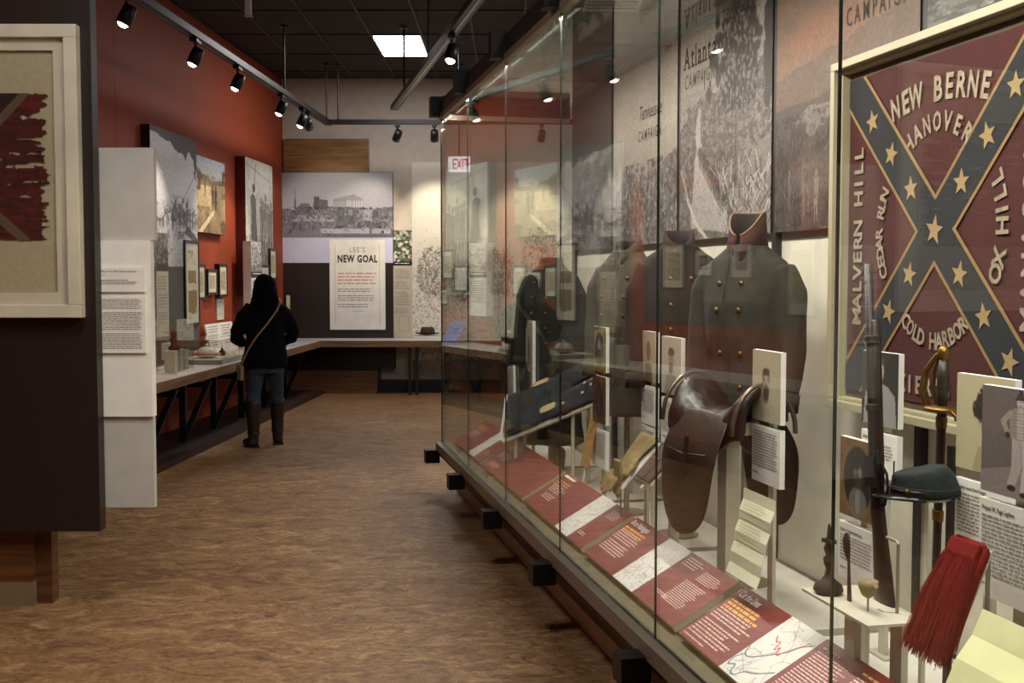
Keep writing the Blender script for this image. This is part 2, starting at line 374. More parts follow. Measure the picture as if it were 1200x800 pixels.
# left wall: painted panels with open joints
wl = struct(MB().box(-3, 17.1, .02, .2, 0, ZC+.06).build('wall_left', mat('wall_core', '#170a06', .9), loc=lp(0, 0), rot=(0, 0, LRZ)))
for a, b in ((-3, 1.6), (1.606, 6.2), (6.206, 10.62), (10.626, 17.06)):
    MB().box(a, b, 0, .02, 0, ZC).build('wall_panel', REDW, wl)
# ---------------------------------------------------------------- ceiling troffers
def troffer(x, y, label, e=60):
    t = thing('ceiling_troffer', label, 'ceiling light', (x+.304, y+.61, ZC), 0, 'recessed ceiling troffers')
    MB().ring(-.3, .3, -.6, .6, .02, 0, .03).build('frame', WHITE, t, rot=(PI/2, 0, 0))
    MB().box(-.28, .28, -.58, .58, .004, .03).build('diffuser', mat('troffer_diffuser', '#fdfbff', .5, emit=7), t)
    light('troffer_light', 'AREA', (0, 0, -.02), e*AMBIENT, (1, .95, .9), parent=t, shape='RECTANGLE', size=.55, size_y=1.15).visible_camera = True
labs = ['white glowing troffer set in the dark ceiling above the far red wall', 'white troffer in the ceiling above the glass case', 'white troffer in the ceiling above the brown partition', 'white troffer in the ceiling behind the glass case', 'white troffer in the ceiling over the near end of the case', 'white troffer in the ceiling close to the red wall']
for (x, y), lb in zip(TROF, labs): troffer(x, y, lb)
# ---------------------------------------------------------------- light tracks and heads
def track(p0, p1, label, rods, z=3.73):
    p0, p1 = Vector(p0), Vector(p1); L = (p1-p0).length; rz = math.atan2(p1.y-p0.y, p1.x-p0.x)
    t = thing('light_track', label, 'track', (p0.x, p0.y, z), rz, 'black ceiling light tracks')
    MB().box(0, L, -.045, .045, -.01, .05).build('rail', BLACK, t); MB().box(0, L, -.012, .012, -.014, -.01).build('conductor_slot', mat('track_slot', '#3a3a3c', .3, .8), t)
    for d in rods:
        m = MB().tube([(d, 0, .05), (d, 0, ZC-z-.01)], .012, 8); m.lathe([(.05, 0), (.05, .015)], 12, (d, 0, ZC-z-.02)); m.build('hanger_rod', BLACK, t)
    return t
def head(p, aim, label, energy=45, spot=44, z=3.73, lit=True, color=(1, .84, .64)):
    d = (Vector(aim)-Vector((p[0], p[1], z-.16))).normalized()
    t = thing('track_spotlight', label, 'spotlight', (p[0], p[1], z), 0, 'black track spotlights')
    MB().box(-.03, .03, -.08, .08, -.045, -.012).build('adapter', BLACK, t); MB().tube([(0, 0, -.04), (0, 0, -.12)], .012, 8).build('stem', BLACK, t)
    q = d.to_track_quat('-Z', 'Y').to_euler()
    c = MB().lathe([(.02, .075), (.05, .07), (.055, .0), (.055, -.08), (.047, -.08), (.045, -.06), (.01, -.058)], 16).build('lamp_can', BLACK, t, True, loc=(0, 0, -.16), rot=q)
    MB().lathe([(.001, -.03), (.025, -.024), (.04, -.008), (.044, .008), (.001, .012)], 16).build('lens', WARM if lit else GEDGE, c, True, loc=(0, 0, -.072))
    if lit:
        o = light('spot_beam', 'SPOT', Vector((0, 0, -.16))+d*.115, energy, color, parent=t, spot_size=math.radians(spot), spot_blend=.7, shadow_soft_size=.03); o.rotation_euler = q
    return t
def tl(l, off=.89): v = lp(l, off); return (v.x, v.y)
track((*tl(3.0), 0), (*tl(15.9), 0), 'black ceiling track running along the red left wall', [5.3, 10.4, 12.75])
track((-2.45, 15.72, 0), (2.6, 15.72, 0), 'black ceiling track running across before the far wall', [.1, 1.75, 4.2])
track((-1.46, 14.42, 0), (1.2, 2.02, 0), 'black ceiling track hanging between red wall and glass case', [1.05, 3.1, 6.5])
AIMS = [(8.62, 8.6, 'first of the spotlights along the red wall, above the white text column'), (10.2, 11.2, 'lit track spotlight above the grey picture panel at the red wall'), (11.5, 12.6, 'lit track spotlight above the colour painting on the red wall'), (13.25, 14.5, 'lit track spotlight beside the corner hanger rod at the red wall'), (14.3, 15.3, 'lit track spotlight next to last before the far corner')]
for l, a, lb in AIMS: head(tl(l), lp(l-.3, .1, 1.7), lb, 100, 54)
head(tl(14.62), (-2.6, YB, 2.4), 'last track spotlight before the far corner, turned to the far wall', 70, 50)
for l in (4.2, 6.4): head(tl(l), lp(l+.4, 0, 1.8), 'track spotlight on the red wall hidden behind the partition' if l > 5 else 'track spotlight on the red wall nearest the rear wall', 80, 50)
head((-1.55, 15.72), (-2.2, YB, 2.3), 'black spotlight on the cross track above the oak board end', 60, 55)
head((-1.05, 15.72), (-1.1, YB, 2.2), 'black spotlight on the cross track near the glass case corner', 130, 60)
head((.4, 15.72), (.2, YB, 2.2), 'black spotlight on the cross track seen through the case glass', 110, 60)
u = Vector((2.66, -12.4, 0)).normalized()
for d, aim, lb, lit in ((11.2, (-1.95, 5.7, 1.35), 'added unseen spotlight on the middle track to brighten the white text column', True), (4.5, (-1.2, 8.6, 0), 'lit spotlight hanging from the middle track over the walkway', True), (12.0, (-2.7, 5.56, 2.1), 'added unseen spotlight on the middle track to brighten the framed flag fragment', True)):  # text column and flag fragment heads are added out of view to brighten both
    p = Vector((-1.46, 14.42, 0))+u*d; head((p.x, p.y), aim, lb, 170 if 'column' in lb else 75, 26 if 'column' in lb else 50, lit=lit)
gt = thing('ceiling_grille', 'white louvred grille in the ceiling seen above the glass case', 'ceiling vent', (1.056, 12.03, ZC)); MB().ring(-.3, .3, -.6, .6, .03, 0, .02).build('frame', WHITE, gt, rot=(PI/2, 0, 0))
for k in range(8): MB().beam((-.27, -.5+.143*k, -.006), (.27, -.5+.143*k, -.006), .05, .01).build('slat', WHITE, gt)
MB().box(-.27, .27, -.57, .57, -.001, .0).build('backing', BLACK, gt)
cd = thing('cable_drop', 'narrow white cable cover hanging from the dark ceiling over the red wall walkway', 'cable cover', (-2.37, 10.5, 4.0)); MB().box(-.028, .028, -.02, .02, 0, ZC-4.0-.002).build('cover', WHITE, cd, bevel=.004); MB().box(-.034, .034, -.026, .026, -.012, .0).build('end_cap', GREYB, cd)
# ---------------------------------------------------------------- exit sign
t = thing('exit_sign', 'white exit sign with pink-red letters hung from the ceiling', 'exit sign', (-.657, 14.4, 2.96))
board(t, .276, .19, .04, mat('exit_sign_body', '#e8e4ea', .5, emit=1.7), 'housing'); PINK = mat('exit_letters', '#d8123c', .5, emit=.9)
text(t, 'EXIT', -.085, .03, .19, PINK, bold=.012, xs=.52); text(t, '>', .092, .055, .11, PINK, xs=.6)
MB().tube([(0, .02, .19), (0, .02, ZC-2.96-.005)], .009, 8).build('hanger_rod', BLACK, t)
# ---------------------------------------------------------------- brown partition with framed flag fragment
t = thing('partition_panel', 'dark brown floating partition panel on an oak base block', 'partition', (-2.03, 5.62, 0))
MB().box(-2.6, 0, 0, .08, .395, 4.2).build('panel', DARK, t)
b = MB().box(-2.6, -.37, .08, .2, .12, .9).build('base_block', WOODD, t); MB().box(-2.6, -.37, .08, .2, 0, .12).build('toe_strip', mat('toe_laminate', '#7d6a50', .6), b)
MB().box(-2.6, -.29, .12, .2, 0, .9).build('base_return', WOODD, t)
OFFW = mat('offwhite_frame', '#c9c2ac', .5); LINEN = mat('linen_backing', '#b3a88f', .9, var=.06, scale=40)
t = thing('framed_flag_fragment', 'tattered dark red flag fragment in a wide off-white frame', 'framed flag', (-2.8, 5.62, 1.45))
MB().ring(-.72, .72, 0, 1.4, .062, -.06, 0).build('frame', OFFW, t, bevel=.004); MB().box(-.66, .66, -.02, -.002, .06, 1.34).build('backing', LINEN, t)
MB().ring(-.658, .658, .062, 1.338, .058, -.035, -.02).build('mat_border', mat('mat_white', '#d2ccbc', .8), t)
MB().box(-.66, .66, -.045, -.042, .06, 1.34).build('glazing', CLEAR, t)
P = Pic(170, 170, '#46130e', 3); P.put(np.clip((P.noise(4, 30)-.4)*4, 0, 1), '#5e1a13', .8); P.speckle(0, 1, 0, 1, '#2c0d0b', .55, 10, 30); P.grain(.2, 80, 10)
P.poly([(0, 1.02), (0, .4), (.42, .4), (.88, 1.02)], '#15161a'); P.poly([(.47, .43), (.5, .40), (.93, 1.03), (.88, 1.03)], '#5d5140'); P.poly([(.5, .52), (.47, .47), (.86, -.02), (.92, -.02)], '#5d5140')
n = P.noise(7, 22); hole = (n > .66) & (P.X > .25) & (P.Y > .3); hole |= (P.X > .95+.08*(P.noise(1.5, 40)-.5)) ; hole |= (P.X > .93) & (P.Y < .35) & (P.noise(2, 70, 1) > .45); hole |= (P.Y > .985-.03*P.noise(6, 2)) & (P.X > .72)
hole |= (P.Y < .02+.03*P.noise(8, 2)); P.mask &= ~hole
P.build('flag_cloth', 1.05, .75, t, y=-.026, x0=-.45, z0=.35, rough=.9)
# ---------------------------------------------------------------- white text column
t = thing('text_column', 'tall white text column of three slabs beside the brown partition', 'information panel', (-1.925, 5.74, .49))
MB().box(-.155, .152, 0, .04, 1.34, 1.795).build('upper_slab', GREYB, t); s = MB().box(-.145, .134, -.02, .04, .46, 1.338).build('middle_slab', WHITE, t, bevel=.002); MB().box(-.135, .128, 0, .04, 0, .458).build('lower_slab', GREYB, t)
for x, z, h, ttl, n in ((-.123, 1.083, .12, 'Flag of the 12th Virginia Infantry', 3), (-.122, .78, .28, None, 19)):
    c = MB().box(x, x+.23, -.034, -.02, z, z+h).build('caption_card', WHITE, t)
    if ttl: text(c, ttl, x+.015, z+h-.022, .0135, TEXTK, y=-.036); small_print(c, x+.015, z+h-.036, .03, 1, .006, INKG, y=-.0355); small_print(c, x+.015, z+h-.06, .18, n, .009, INKG, y=-.0355)
    else:
        zz = z+h-.014
        for k in (5, 9, 8): small_print(c, x+.018, zz, .197, k, .0103, INKG, y=-.0355, ragged=.08); zz -= k*.0103+.012
# ---------------------------------------------------------------- left counter, back counter
ct = thing('display_counter', 'long white-topped counter with oak edge under the red wall', 'counter', lp(0, 0), LRZ)
WTOP = mat('white_laminate', '#c9c7c4', .35); DKW = mat('dark_plinth', '#2a160c', .6)
MB().box(6.0, 16.05, -.7, -.002, .735, .765).build('top', WTOP, ct); MB().box(6.0, 16.05, -.72, -.7, .685, .767).build('edge', WOODL, ct); MB().box(6.0, 16.05, -.7, -.05, .69, .735).build('apron', DKW, ct)
MB().box(6.0, 16.35, -.69, -.02, .0, .06).build('floor_plinth', DKW, ct)
for l in (7.1, 8.05, 9.1, 10.1, 11.09, 12.07, 13.1, 14.1, 15.1):
    b = MB().box(l-.03, l+.03, -.46, -.40, .06, .69).build('bracket', BLACK, ct); MB().beam((l, -.43, .08), (l, -.69, .66), .05, .05).build('strut', BLACK, b); MB().box(l-.02, l+.02, -.40, 0, .5, .55).build('crossbar', BLACK, b)
bc = thing('display_counter', 'white-topped counter with oak edge across the far wall', 'counter', (-2.7, 16.9, 0))
MB().box(-.6, 3.1, -.78, -.05, .735, .765).build('top', WTOP, bc); MB().box(.0, 3.1, -.8, -.78, .68, .767).build('edge', WOODL, bc); MB().box(-.6, 3.1, -.74, -.06, .69, .735).build('apron', DKW, bc)
for x in (1.26, 1.36, 3.0): MB().box(x-.02, x+.02, -.76, -.7, 0, .69).build('leg', BLACK, bc)
MB().box(-.58, .78, -.55, -.05, .0, .33).build('plinth', WOODD, bc); MB().box(-.58, 1.0, -.3, -.05, .33, .69).build('dark_infill', mat('dark_infill', '#1b1512', .6), bc); MB().box(.78, 3.1, -.3, -.05, 0, .16).build('toe_kick', BLACK, bc)
# ---------------------------------------------------------------- far wall pictures
t = thing('mural_panel', 'grey town photograph mural over dark brown panel on the far wall', 'mural', (-2.565, 16.9, .6))
MB().box(-.83, .83, -.05, 0, 0, 1.26).build('lower_panel', DARK, t); MB().box(-.835, .835, -.06, 0, 1.26, 2.58).build('backing', BLACK, t)
P = Pic(190, 150, '#b9b9c4', 11); P.grad('#c8c8d6', '#a5a6ae', .27, 1); P.put(P.noise(3, 3), '#8d8e96', .25)
P.poly([(0, .27), (0, .60), (.1, .60), (.13, .58), (.2, .66), (.26, .66), (.3, .6), (.31, .72), (.42, .7), (.43, .63), (.6, .62), (.85, .6), (1, .62), (1, .27)], '#74747c', 1, .02)
P.poly([(.135, .6), (.145, .83), (.155, .6)], '#6a6a72'); P.rect(.31, .36, .6, .73, '#5a5a62'); P.rect(.37, .43, .6, .69, '#62626a')
P.poly([(.47, .68), (.49, .71), (.66, .76), (.735, .71), (.735, .68)], '#8f8f99'); P.rect(.48, .73, .62, .68, '#9c9ca6')
for k in range(7): P.rect(.60+.02*k, .609+.02*k, .62, .69, '#c4c4ce')
P.poly([(.1, .46), (.17, .53), (.43, .53), (.5, .46)], '#a6a6b0'); P.rect(.34, .353, .47, .55, '#4e4e55')
P.rect(.74, .82, .46, .6, '#a9a9b4'); P.rect(.5, .72, .35, .6, '#5f5f67', .6); P.speckle(0, 1, .3, .62, '#3f3f46', .55, 24, 20); P.speckle(0, 1, .3, .6, '#a2a2ac', .62, 30, 20)
P.rect(.36, .98, .33, .38, '#aeaeb8'); P.rect(.9, .92, .33, .36, '#44444a'); P.rect(.12, 1, .285, .32, '#66666d'); P.poly([(0, .27), (.12, .34), (.36, .38), (.4, .29), (.3, .27)], '#7c7c84', .8)
P.rect(0, 1, 0, .283, '#c4c4dc'); P.put(P.noise(2, 3)*(P.Y < .283), '#b4b4cc', .3)
P.strokes(500, 0, 1, .29, .6, .012, .002, ['#4a4a50', '#8c8c94', '#66666e'], .7)
for k in range(26): x, y = P.r.rand(), .32+.24*P.r.rand(); P.rect(x, x+.02+.03*P.r.rand(), y, y+.03+.03*P.r.rand(), ['#5a5a62', '#8d8d96', '#6c6c74'][k % 3], .8)
P.grain(.04, 90, 70); P.build('print', 1.66, 1.31, t, y=-.0615, z0=1.264)
t = tag(MB().box(-.615, .615, -.07, 0, 0, .48).build('oak_board', WOODB, loc=(-2.695, 16.9, 3.18)), 'plain oak board mounted above the grey town mural', 'board')
t = thing('title_board', "white board headed Lee's New Goal on the dark brown panel", 'information panel', (-2.255, 16.83, .89))
b = board(t, .81, 1.31, .05, WHITE, 'board', label=None); b.location.y = -.0
text(t, "LEE'S", 0, 1.13, .105, INKG, align='CENTER', space=1.3, xs=.8, bold=.008); text(t, 'NEW GOAL', 0, .985, .145, TEXTK, align='CENTER', space=1.12, xs=.70, bold=.04)
small_print(t, -.29, .83, .58, 4, .048, REDINK, ragged=.1); zz = .6
for k in (2, 3, 2): small_print(t, -.29, zz, .58, k, .033, INKG); zz -= k*.033+.03
small_print(t, -.08, zz, .2, 1, .02, INKG)
MB().box(-.325, -.321, -.001, 0, .06, 1.24).build('rule_line', INKG, t); MB().box(.321, .325, -.001, 0, .06, 1.24).build('rule_line', INKG, t)
t = thing('narrow_panel', 'narrow panel of white blossoms above cream text on the far wall', 'information panel', (-1.60, 16.885, .47))
board(t, .275, 1.87, .014, mat('cream_panel', '#b6ad9c', .7), 'board'); MB().box(-.138, .138, -.004, 0, 1.36, 1.41).build('title_band', BLACK, t); small_print(t, -.11, 1.393, .21, 1, .022, WINK, y=-.0055, ragged=.02)
P = Pic(40, 60, '#46503c', 5); P.speckle(0, 1, 0, 1, '#2a3326', .5, 8, 10)
for k in range(60): P.ell(P.r.rand(), P.r.rand()*.75, .05+.05*P.r.rand(), .03+.03*P.r.rand(), ['#d8d4c8', '#c9b8ac', '#56684a', '#7c8a6a'][k % 4], .9)
P.speckle(0, 1, .7, 1, '#b9bcae', .5, 6, 8); P.build('print', .275, .46, t, y=-.002, z0=1.41)
zz = 1.3
for k in (5, 4, 7, 3): small_print(t, -.11, zz, .22, k, .03, INKG); zz -= k*.03+.03
MB().ring(-.06, .09, .4, .62, .005, -.002, 0).build('map_box', INKG, t)
t = thing('etched_wall_panel', 'tall cream wall panel printed with a black ink etching of trees', 'mural', (.45, 16.895, .13))
board(t, 3.82, 3.2, .01, mat('etch_board', '#cfc9bb', .8), 'board'); P = Pic(560, 420, '#d6d1c4', 21)
for cx, cyy, rr in ((.078, .50, .062), (.19, .46, .05), (.33, .5, .06), (.5, .56, .08), (.7, .5, .06), (.88, .55, .07)):
    P.ell(cx, cyy, rr, rr*1.8, '#b4aea2', .4, .6, .8); P.line([(cx, .25), (cx+.004, cyy)], .0018, '#7a766e', .6 if cx > .1 else 0)
    for k in range(260):
        a = P.r.rand()*6.28; q = rr*P.r.rand()**.5; x, y = cx+q*math.cos(a), cyy+1.8*q*math.sin(a); P.line([(x, y), (x+.005*P.r.randn(), y+.009*P.r.randn()), (x+.006*P.r.randn(), y+.012*P.r.randn())], .0011, '#5c574f', .7)
P.strokes(1400, 0, .2, .2, .52, .003, .001, ['#4a463f', '#8a857a'], .7); P.strokes(1500, 0, 1, .12, .42, .004, .0011, ['#3a3632', '#6a655c'], .8); P.strokes(900, 0, 1, .4, .75, .0025, .0009, ['#8a857a', '#a39d92'], .8); P.strokes(1200, 0, 1, .0, .2, .006, .0013, ['#2e2a27', '#5a5046'], .8); P.rect(0, 1, 0, .10, '#75624e', .75); P.strokes(900, 0, 1, 0, .14, .005, .0012, ['#33291f', '#8d7a64'], .8)
P.build('print', 3.82, 3.2, t, y=-.0015)
t = thing('white_riser', 'low white riser under the brown hat on the far counter', 'riser', (-1.2, 16.35, .765)); MB().box(-.2, .34, -.12, .12, 0, .07).build('block', WHITE, t)
t = thing('felt_hat', 'brown felt slouch hat on the white riser by the far wall', 'hat', (-1.2, 16.35, .835))
FELT = mat('brown_felt', '#4b3a28', .95, var=.2, scale=20); rg = []
for r, z in ((.155, .012), (.16, .02), (.1, .018), (.095, .05), (.088, .09), (.07, .115), (.03, .108)): rg.append([(r*1.1*math.cos(a), r*.85*math.sin(a), z+.018*abs(math.cos(a))*(r > .12)) for a in [2*PI*j/20 for j in range(20)]])
MB().loft([[(x*.9, y*.9, z-.008) for x, y, z in rg[0]]]+rg).build('crown_and_brim', FELT, t, True); MB().lathe([(.105, .018), (.107, .03), (.103, .042)], 20).build('hat_band', BLACK, t).scale = (1.02, .84, 1)
# ---------------------------------------------------------------- the red wall: three large pictures
SIDE = mat('picture_side', '#1a100d', .6)
def hung(name, label, cat, l0, l1, z0, z1, depth, side=SIDE, group=None, off=0):
    t = thing(name, label, cat, lp((l0+l1)/2, off, z0), LRZ, group); MB().box(-(l1-l0)/2, (l1-l0)/2, -depth, 0, 0, z1-z0).build('box_backing', side, t); return t
t = hung('large_picture', 'large grey photograph of men at a crane above a grey panel, on the red wall', 'picture', 11.25, 12.66, .78, 3.13, .09)
MB().box(-.705, .705, -.092, -.09, 0, .98).build('grey_face', GREYP, t)
P = Pic(150, 170, '#dcdce2', 31); P.grad('#b9b9bd', '#e2e2ea', 0, .5)
P.poly([(0, 1.06), (-.02, 1.06), (-.02, .965), (0, .965), (.1, .955), (.25, .935), (.42, .93), (.5, .88), (.68, .86), (.75, .82), (.82, .90), (.93, .84), (.95, .72), (1.02, .78), (1.02, 1.06)], '#4a4a4e', 1, .03)
P.line([(.96, .73), (.62, .47)], .004, '#55555a'); P.line([(.94, .74), (.97, .70)], .012, '#3a3a40')
P.speckle(.0, 1, .26, .5, '#5c5c60', .5, 14, 24, .9, .1, .08); P.speckle(.4, .8, .3, .55, '#3c3c40', .5, 14, 20, .9, .1, .06); P.rect(.42, .7, .36, .44, '#85858a', .6)
for k in range(14): P.figure(.04+.07*k+.02*P.r.randn(), .27+.03*P.r.rand(), .14+.03*P.r.rand(), ['#57575c', '#7e7e84', '#3e3e42'][k % 3], .85)
P.ell(.17, .4, .09, .05, '#d6d6da'); P.poly([(.7, .26), (.98, .18), (1, .22), (.75, .33)], '#4a4a4e')
P.speckle(0, 1, 0, .27, '#5a5a5e', .52, 10, 14, .8); P.poly([(.3, .0), (.35, .09), (.7, .12), (.98, .07), (1, 0)], '#b4b4b8', .8, .05); P.poly([(.3, .14), (.4, .2), (.8, .19), (.95, .13)], '#c4c4c8', .8, .05)
P.strokes(420, 0, 1, .0, .5, .016, .003, ['#3f3f43', '#8a8a90', '#c9c9cf'], .7, 1.2); P.grain(.1, 80, 80); P.build('print', 1.41, 1.37, t, y=-.0925, z0=.98)
t = hung('large_picture', 'warm coloured painting of two men in a sunny town street on the red wall', 'picture', 12.72, 13.81, 2.155, 2.995, .06)
P = Pic(100, 100, '#cdbd94', 32); P.grad('#d8d4c2', '#b4c3d4', .7, 1); P.grad('#8d7350', '#d8c99c', 0, .7); P.speckle(0, 1, 0, .72, '#a88f62', .5, 6, 10, .6)
P.poly([(0, .62), (0, .86), (.12, .84), (.2, .78), (.4, .76), (.5, .7), (1, .76), (1, .68), (.5, .64)], '#9c8766', 1, .02); P.rect(0, .16, .55, .8, '#7b5a42'); P.rect(.02, .08, .6, .7, '#c8a98a'); P.rect(.9, .98, .7, .86, '#7c6a50'); P.ell(.96, .84, .04, .05, '#5c4c3a'); P.speckle(.1, .95, .68, .78, '#5f4d38', .55, 20, 10)
P.poly([(.84, .5), (.9, .56), (1, .58), (1, .48)], '#a08a64', 1, .03); P.speckle(0, .5, 0, .35, '#5c4630', .5, 8, 8, .7); P.poly([(.05, .0), (.6, .33), (.66, .31), (.2, 0)], '#e0d5b0'); P.figure(.55, .3, .36, '#5a3a2c'); P.figure(.67, .3, .36, '#4a4034'); P.figure(.62, .28, .3, '#7a3a2c', .8); P.figure(.3, .45, .26, '#6a5a44'); P.ell(.92, .1, .1, .1, '#4a3a2a', .8, .5)
P.strokes(240, 0, 1, 0, .8, .02, .005, ['#8a7350', '#d8c99c', '#6a5438'], .45); P.grain(.15, 50, 50); P.build('print', 1.09, .84, t, y=-.061)
t = hung('large_picture', 'tall grey engraving of soldiers with rifles, nearest the red wall corner', 'picture', 14.45, 15.79, 1.42, 3.155, .13, mat('rust_red_side', '#5c130c', .6))
P = Pic(110, 170, '#d9d6cc', 33); P.put(P.noise(4, 5), '#b9b6ac', .5); P.speckle(0, 1, .0, 1, '#a6a298', .52, 20, 20, .5); P.line([(.0, .96), (.9, .87)], .004, '#6a665e')
P.poly([(.17, .42), (.2, .62), (.16, .72), (.26, .76), (.36, .71), (.36, .6), (.4, .42), (.33, .28), (.2, .28)], '#5a564f', .9, .03); P.ell(.29, .79, .05, .035, '#4c4842'); P.line([(.3, .8), (.38, .98)], .008, '#5a564f')
for x, y in ((.62, .5), (.72, .55), (.83, .48), (.93, .5), (.55, .52)): P.figure(x, y-.12, .34, '#6f6b62', .8)
for k in range(7): P.poly([(.45+.08*k, 0), (.35+.09*k, .4), (.41+.09*k, .43), (.56+.08*k, .0)], '#57534d', .75, .04)
P.speckle(0, 1, 0, .45, '#4a4640', .55, 14, 16, .8); P.strokes(700, 0, 1, 0, .75, .014, .003, ['#4a4640', '#bcb8ad', '#77736a'], .7, 1.6); P.build('print', 1.34, 1.735, t, y=-.131)
# portrait and text slips at the near end
t = hung('portrait_slip', 'narrow slip with a dark group photograph above cream text, by the white column', 'information panel', 11.32, 11.66, 1.06, 2.09, .012, WHITE, off=.095)
P = Pic(30, 40, '#5a5654', 34); P.speckle(0, 1, 0, 1, '#8d8885', .5, 5, 7); P.speckle(0, 1, 0, .6, '#2f2c2b', .5, 7, 8); P.rect(0, 1, 0, .2, '#3a3230'); P.build('print', .34, .38, t, y=-.0132, z0=.65)
MB().box(-.17, .17, -.0135, -.012, 0, .65).build('text_field', mat('cream_panel', '#b6ad9c', .7), t); zz = .6
for k in (5, 5, 4): small_print(t, -.14, zz, .28, k, .03, INKG, y=-.0142); zz -= k*.03+.03
# framed documents
FRM = mat('black_frame', '#121111', .4)
def docframe(l0, l1, z0, z1, label, kind, depth=.06, group='framed papers along the red wall', frame=True):
    t = thing('document_frame', label, 'framed document', lp((l0+l1)/2, .001, z0), LRZ, group); W, H = l1-l0, z1-z0; b = .03 if frame else .0
    if frame: MB().ring(-W/2, W/2, 0, H, b, -depth, 0).build('frame', FRM, t)
    MB().box(-W/2+b, W/2-b, -depth+.008, 0, b, H-b).build('mount', WHITE, t)
    P = Pic(26, int(26*H/W*.7)+10, '#d9d6c6', int(l0*100))
    if kind == 'letter': P.rect(.12, .88, .15, .85, '#bdb392'); P.speckle(.15, .85, .2, .8, '#8d8160', .5, 6, 16, .7); P.rect(.12, .88, .4, .46, '#a79a74', .6)
    elif kind == 'tall': P.rect(.0, 1, 0, 1, '#c8c4b6'); P.rect(.2, .8, .5, .67, '#8f7a4e'); P.rect(.16, .84, .70, .95, '#d0ccba'); P.speckle(.2, .8, .72, .92, '#a39a7c', .5, 5, 12); P.poly([(.2, .13), (.2, .4), (.9, .4), (.88, .22), (.65, .12)], '#8a7548'); P.speckle(.2, .9, .12, .67, '#6f5c36', .55, 6, 16, .6)
    elif kind == 'photo': P.rect(.2, .8, .2, .8, '#5c5850'); P.ell(.5, .55, .14, .14, '#a29c8f'); P.poly([(.25, .2), (.35, .42), (.65, .42), (.75, .2)], '#35322e')
    elif kind == 'lilac': P.grad('#8f98b8', '#c9cbe2', .2, 1); P.poly([(0, .1), (0, .22), (.4, .28), (.7, .2), (1, .22), (1, 0), (0, 0)], '#54566a', 1, .05)
    elif kind == 'plain': P.rect(.08, .92, .08, .92, '#d3d0c4'); P.speckle(.1, .9, .12, .9, '#8f8a80', .52, 8, 24, .7)
    P.build('paper', W-2*b, H-2*b, t, y=-depth+.007, z0=b); return t
docframe(12.18, 12.66, 1.13, 2.045, 'tall black framed document with two brown papers, left of the small framed letters', 'tall', .11)
docframe(12.73, 13.03, 1.40, 1.80, 'small black framed letter, first right of the tall framed document', 'letter', .06)
docframe(13.11, 13.47, 1.45, 1.745, 'small black framed letter, lowest of the three side by side', 'letter', .06)
docframe(13.55, 13.88, 1.42, 1.81, 'small black framed letter hanging above a white text card', 'letter', .06)
docframe(13.6, 13.865, 1.148, 1.395, 'white text card under the third small framed letter', 'plain', .02, frame=False)
docframe(15.02, 15.46, 1.45, 1.815, 'black framed paper above the head of the visitor', 'plain', .16)
docframe(15.52, 15.86, 1.62, 2.04, 'black framed cream paper over the lower corner of the soldier engraving', 'letter', .16)
docframe(15.88, 16.15, 1.61, 2.04, 'unframed lilac landscape print closest to the red wall corner', 'lilac', .03, frame=False)
docframe(15.95, 16.3, 1.25, 1.50, 'small framed letter low in the red wall corner', 'letter', .05)
t = hung('display_backboard', 'plain dark grey backboard behind the framed photographs beyond the white column', 'backboard', 8.6, 10.95, 1.2, 2.5, .012, GREYP)
docframe(9.15, 9.5, 1.62, 1.98, 'framed portrait photograph on the red wall behind the white column', 'photo', .03)
docframe(9.75, 10.05, 1.64, 1.94, 'second framed photograph on the red wall behind the white column', 'photo', .03)
docframe(10.2, 10.6, 1.52, 2.0, 'larger framed letter on the red wall behind the white column', 'letter', .03)
docframe(8.3, 8.7, 1.3, 2.0, 'framed letter on the red wall behind the brown partition', 'letter', .03)
t = thing('photo_panel', 'narrow white panel with a crowd photograph over the soldier engraving', 'information panel', lp(14.52, .14, 1.15), LRZ); board(t, .5, .95, .1, WHITE).location.y = -.1
P = Pic(30, 34, '#a9a7a6', 35); P.speckle(0, 1, 0, .8, '#3f3d3d', .5, 8, 8); P.speckle(0, 1, .2, 1, '#e0dede', .55, 8, 8); P.build('print', .5, .37, t, y=-.102, z0=.58)
MB().box(-.25, .25, -.103, -.1, .5, .575).build('title_band', TEXTK, t); small_print(t, -.2, .555, .4, 1, .035, WINK, y=-.1045, ragged=.1); small_print(t, -.21, .46, .42, 10, .03, INKG, y=-.1015)
t = thing('corner_slip', 'small framed slip on the brown panel beside the visitor', 'framed document', (-3.27, 16.85, 1.15)); MB().ring(-.035, .045, 0, .26, .01, -.03, 0).build('frame', FRM, t); MB().box(-.025, .035, -.02, 0, .01, .25).build('paper', PAPER, t)
# ---------------------------------------------------------------- things on the left counter
t = thing('text_board', 'wide white text board leaning over the counter left of the visitor', 'information panel', lp(13.5, .14, .80), LRZ, rx=-.25); board(t, 1.05, .33, .02, WHITE); small_print(t, -.47, .3, .42, 9, .03, INKG); small_print(t, .03, .3, .42, 8, .03, INKG); MB().box(-.5, .5, 0, .06, -.03, 0).build('foot_ledge', WHITE, t)
t = thing('acrylic_box', 'tall clear acrylic box of cream blocks at the near counter end', 'display case', lp(10.72, .48, .765), LRZ)
MB().box(-.24, .24, -.11, .13, .0, .012).build('base', WHITE, t); m = MB()
for a, b_, c, d in ((-.24, .24, -.11, -.106), (-.24, .24, .126, .13), (-.24, -.236, -.106, .126), (.236, .24, -.106, .126)): m.box(a, b_, c, d, .012, .5)
m.build('acrylic_sides', CLEAR, t); MB().box(-.24, .24, -.11, .13, .5, .504).build('acrylic_lid', CLEAR, t)
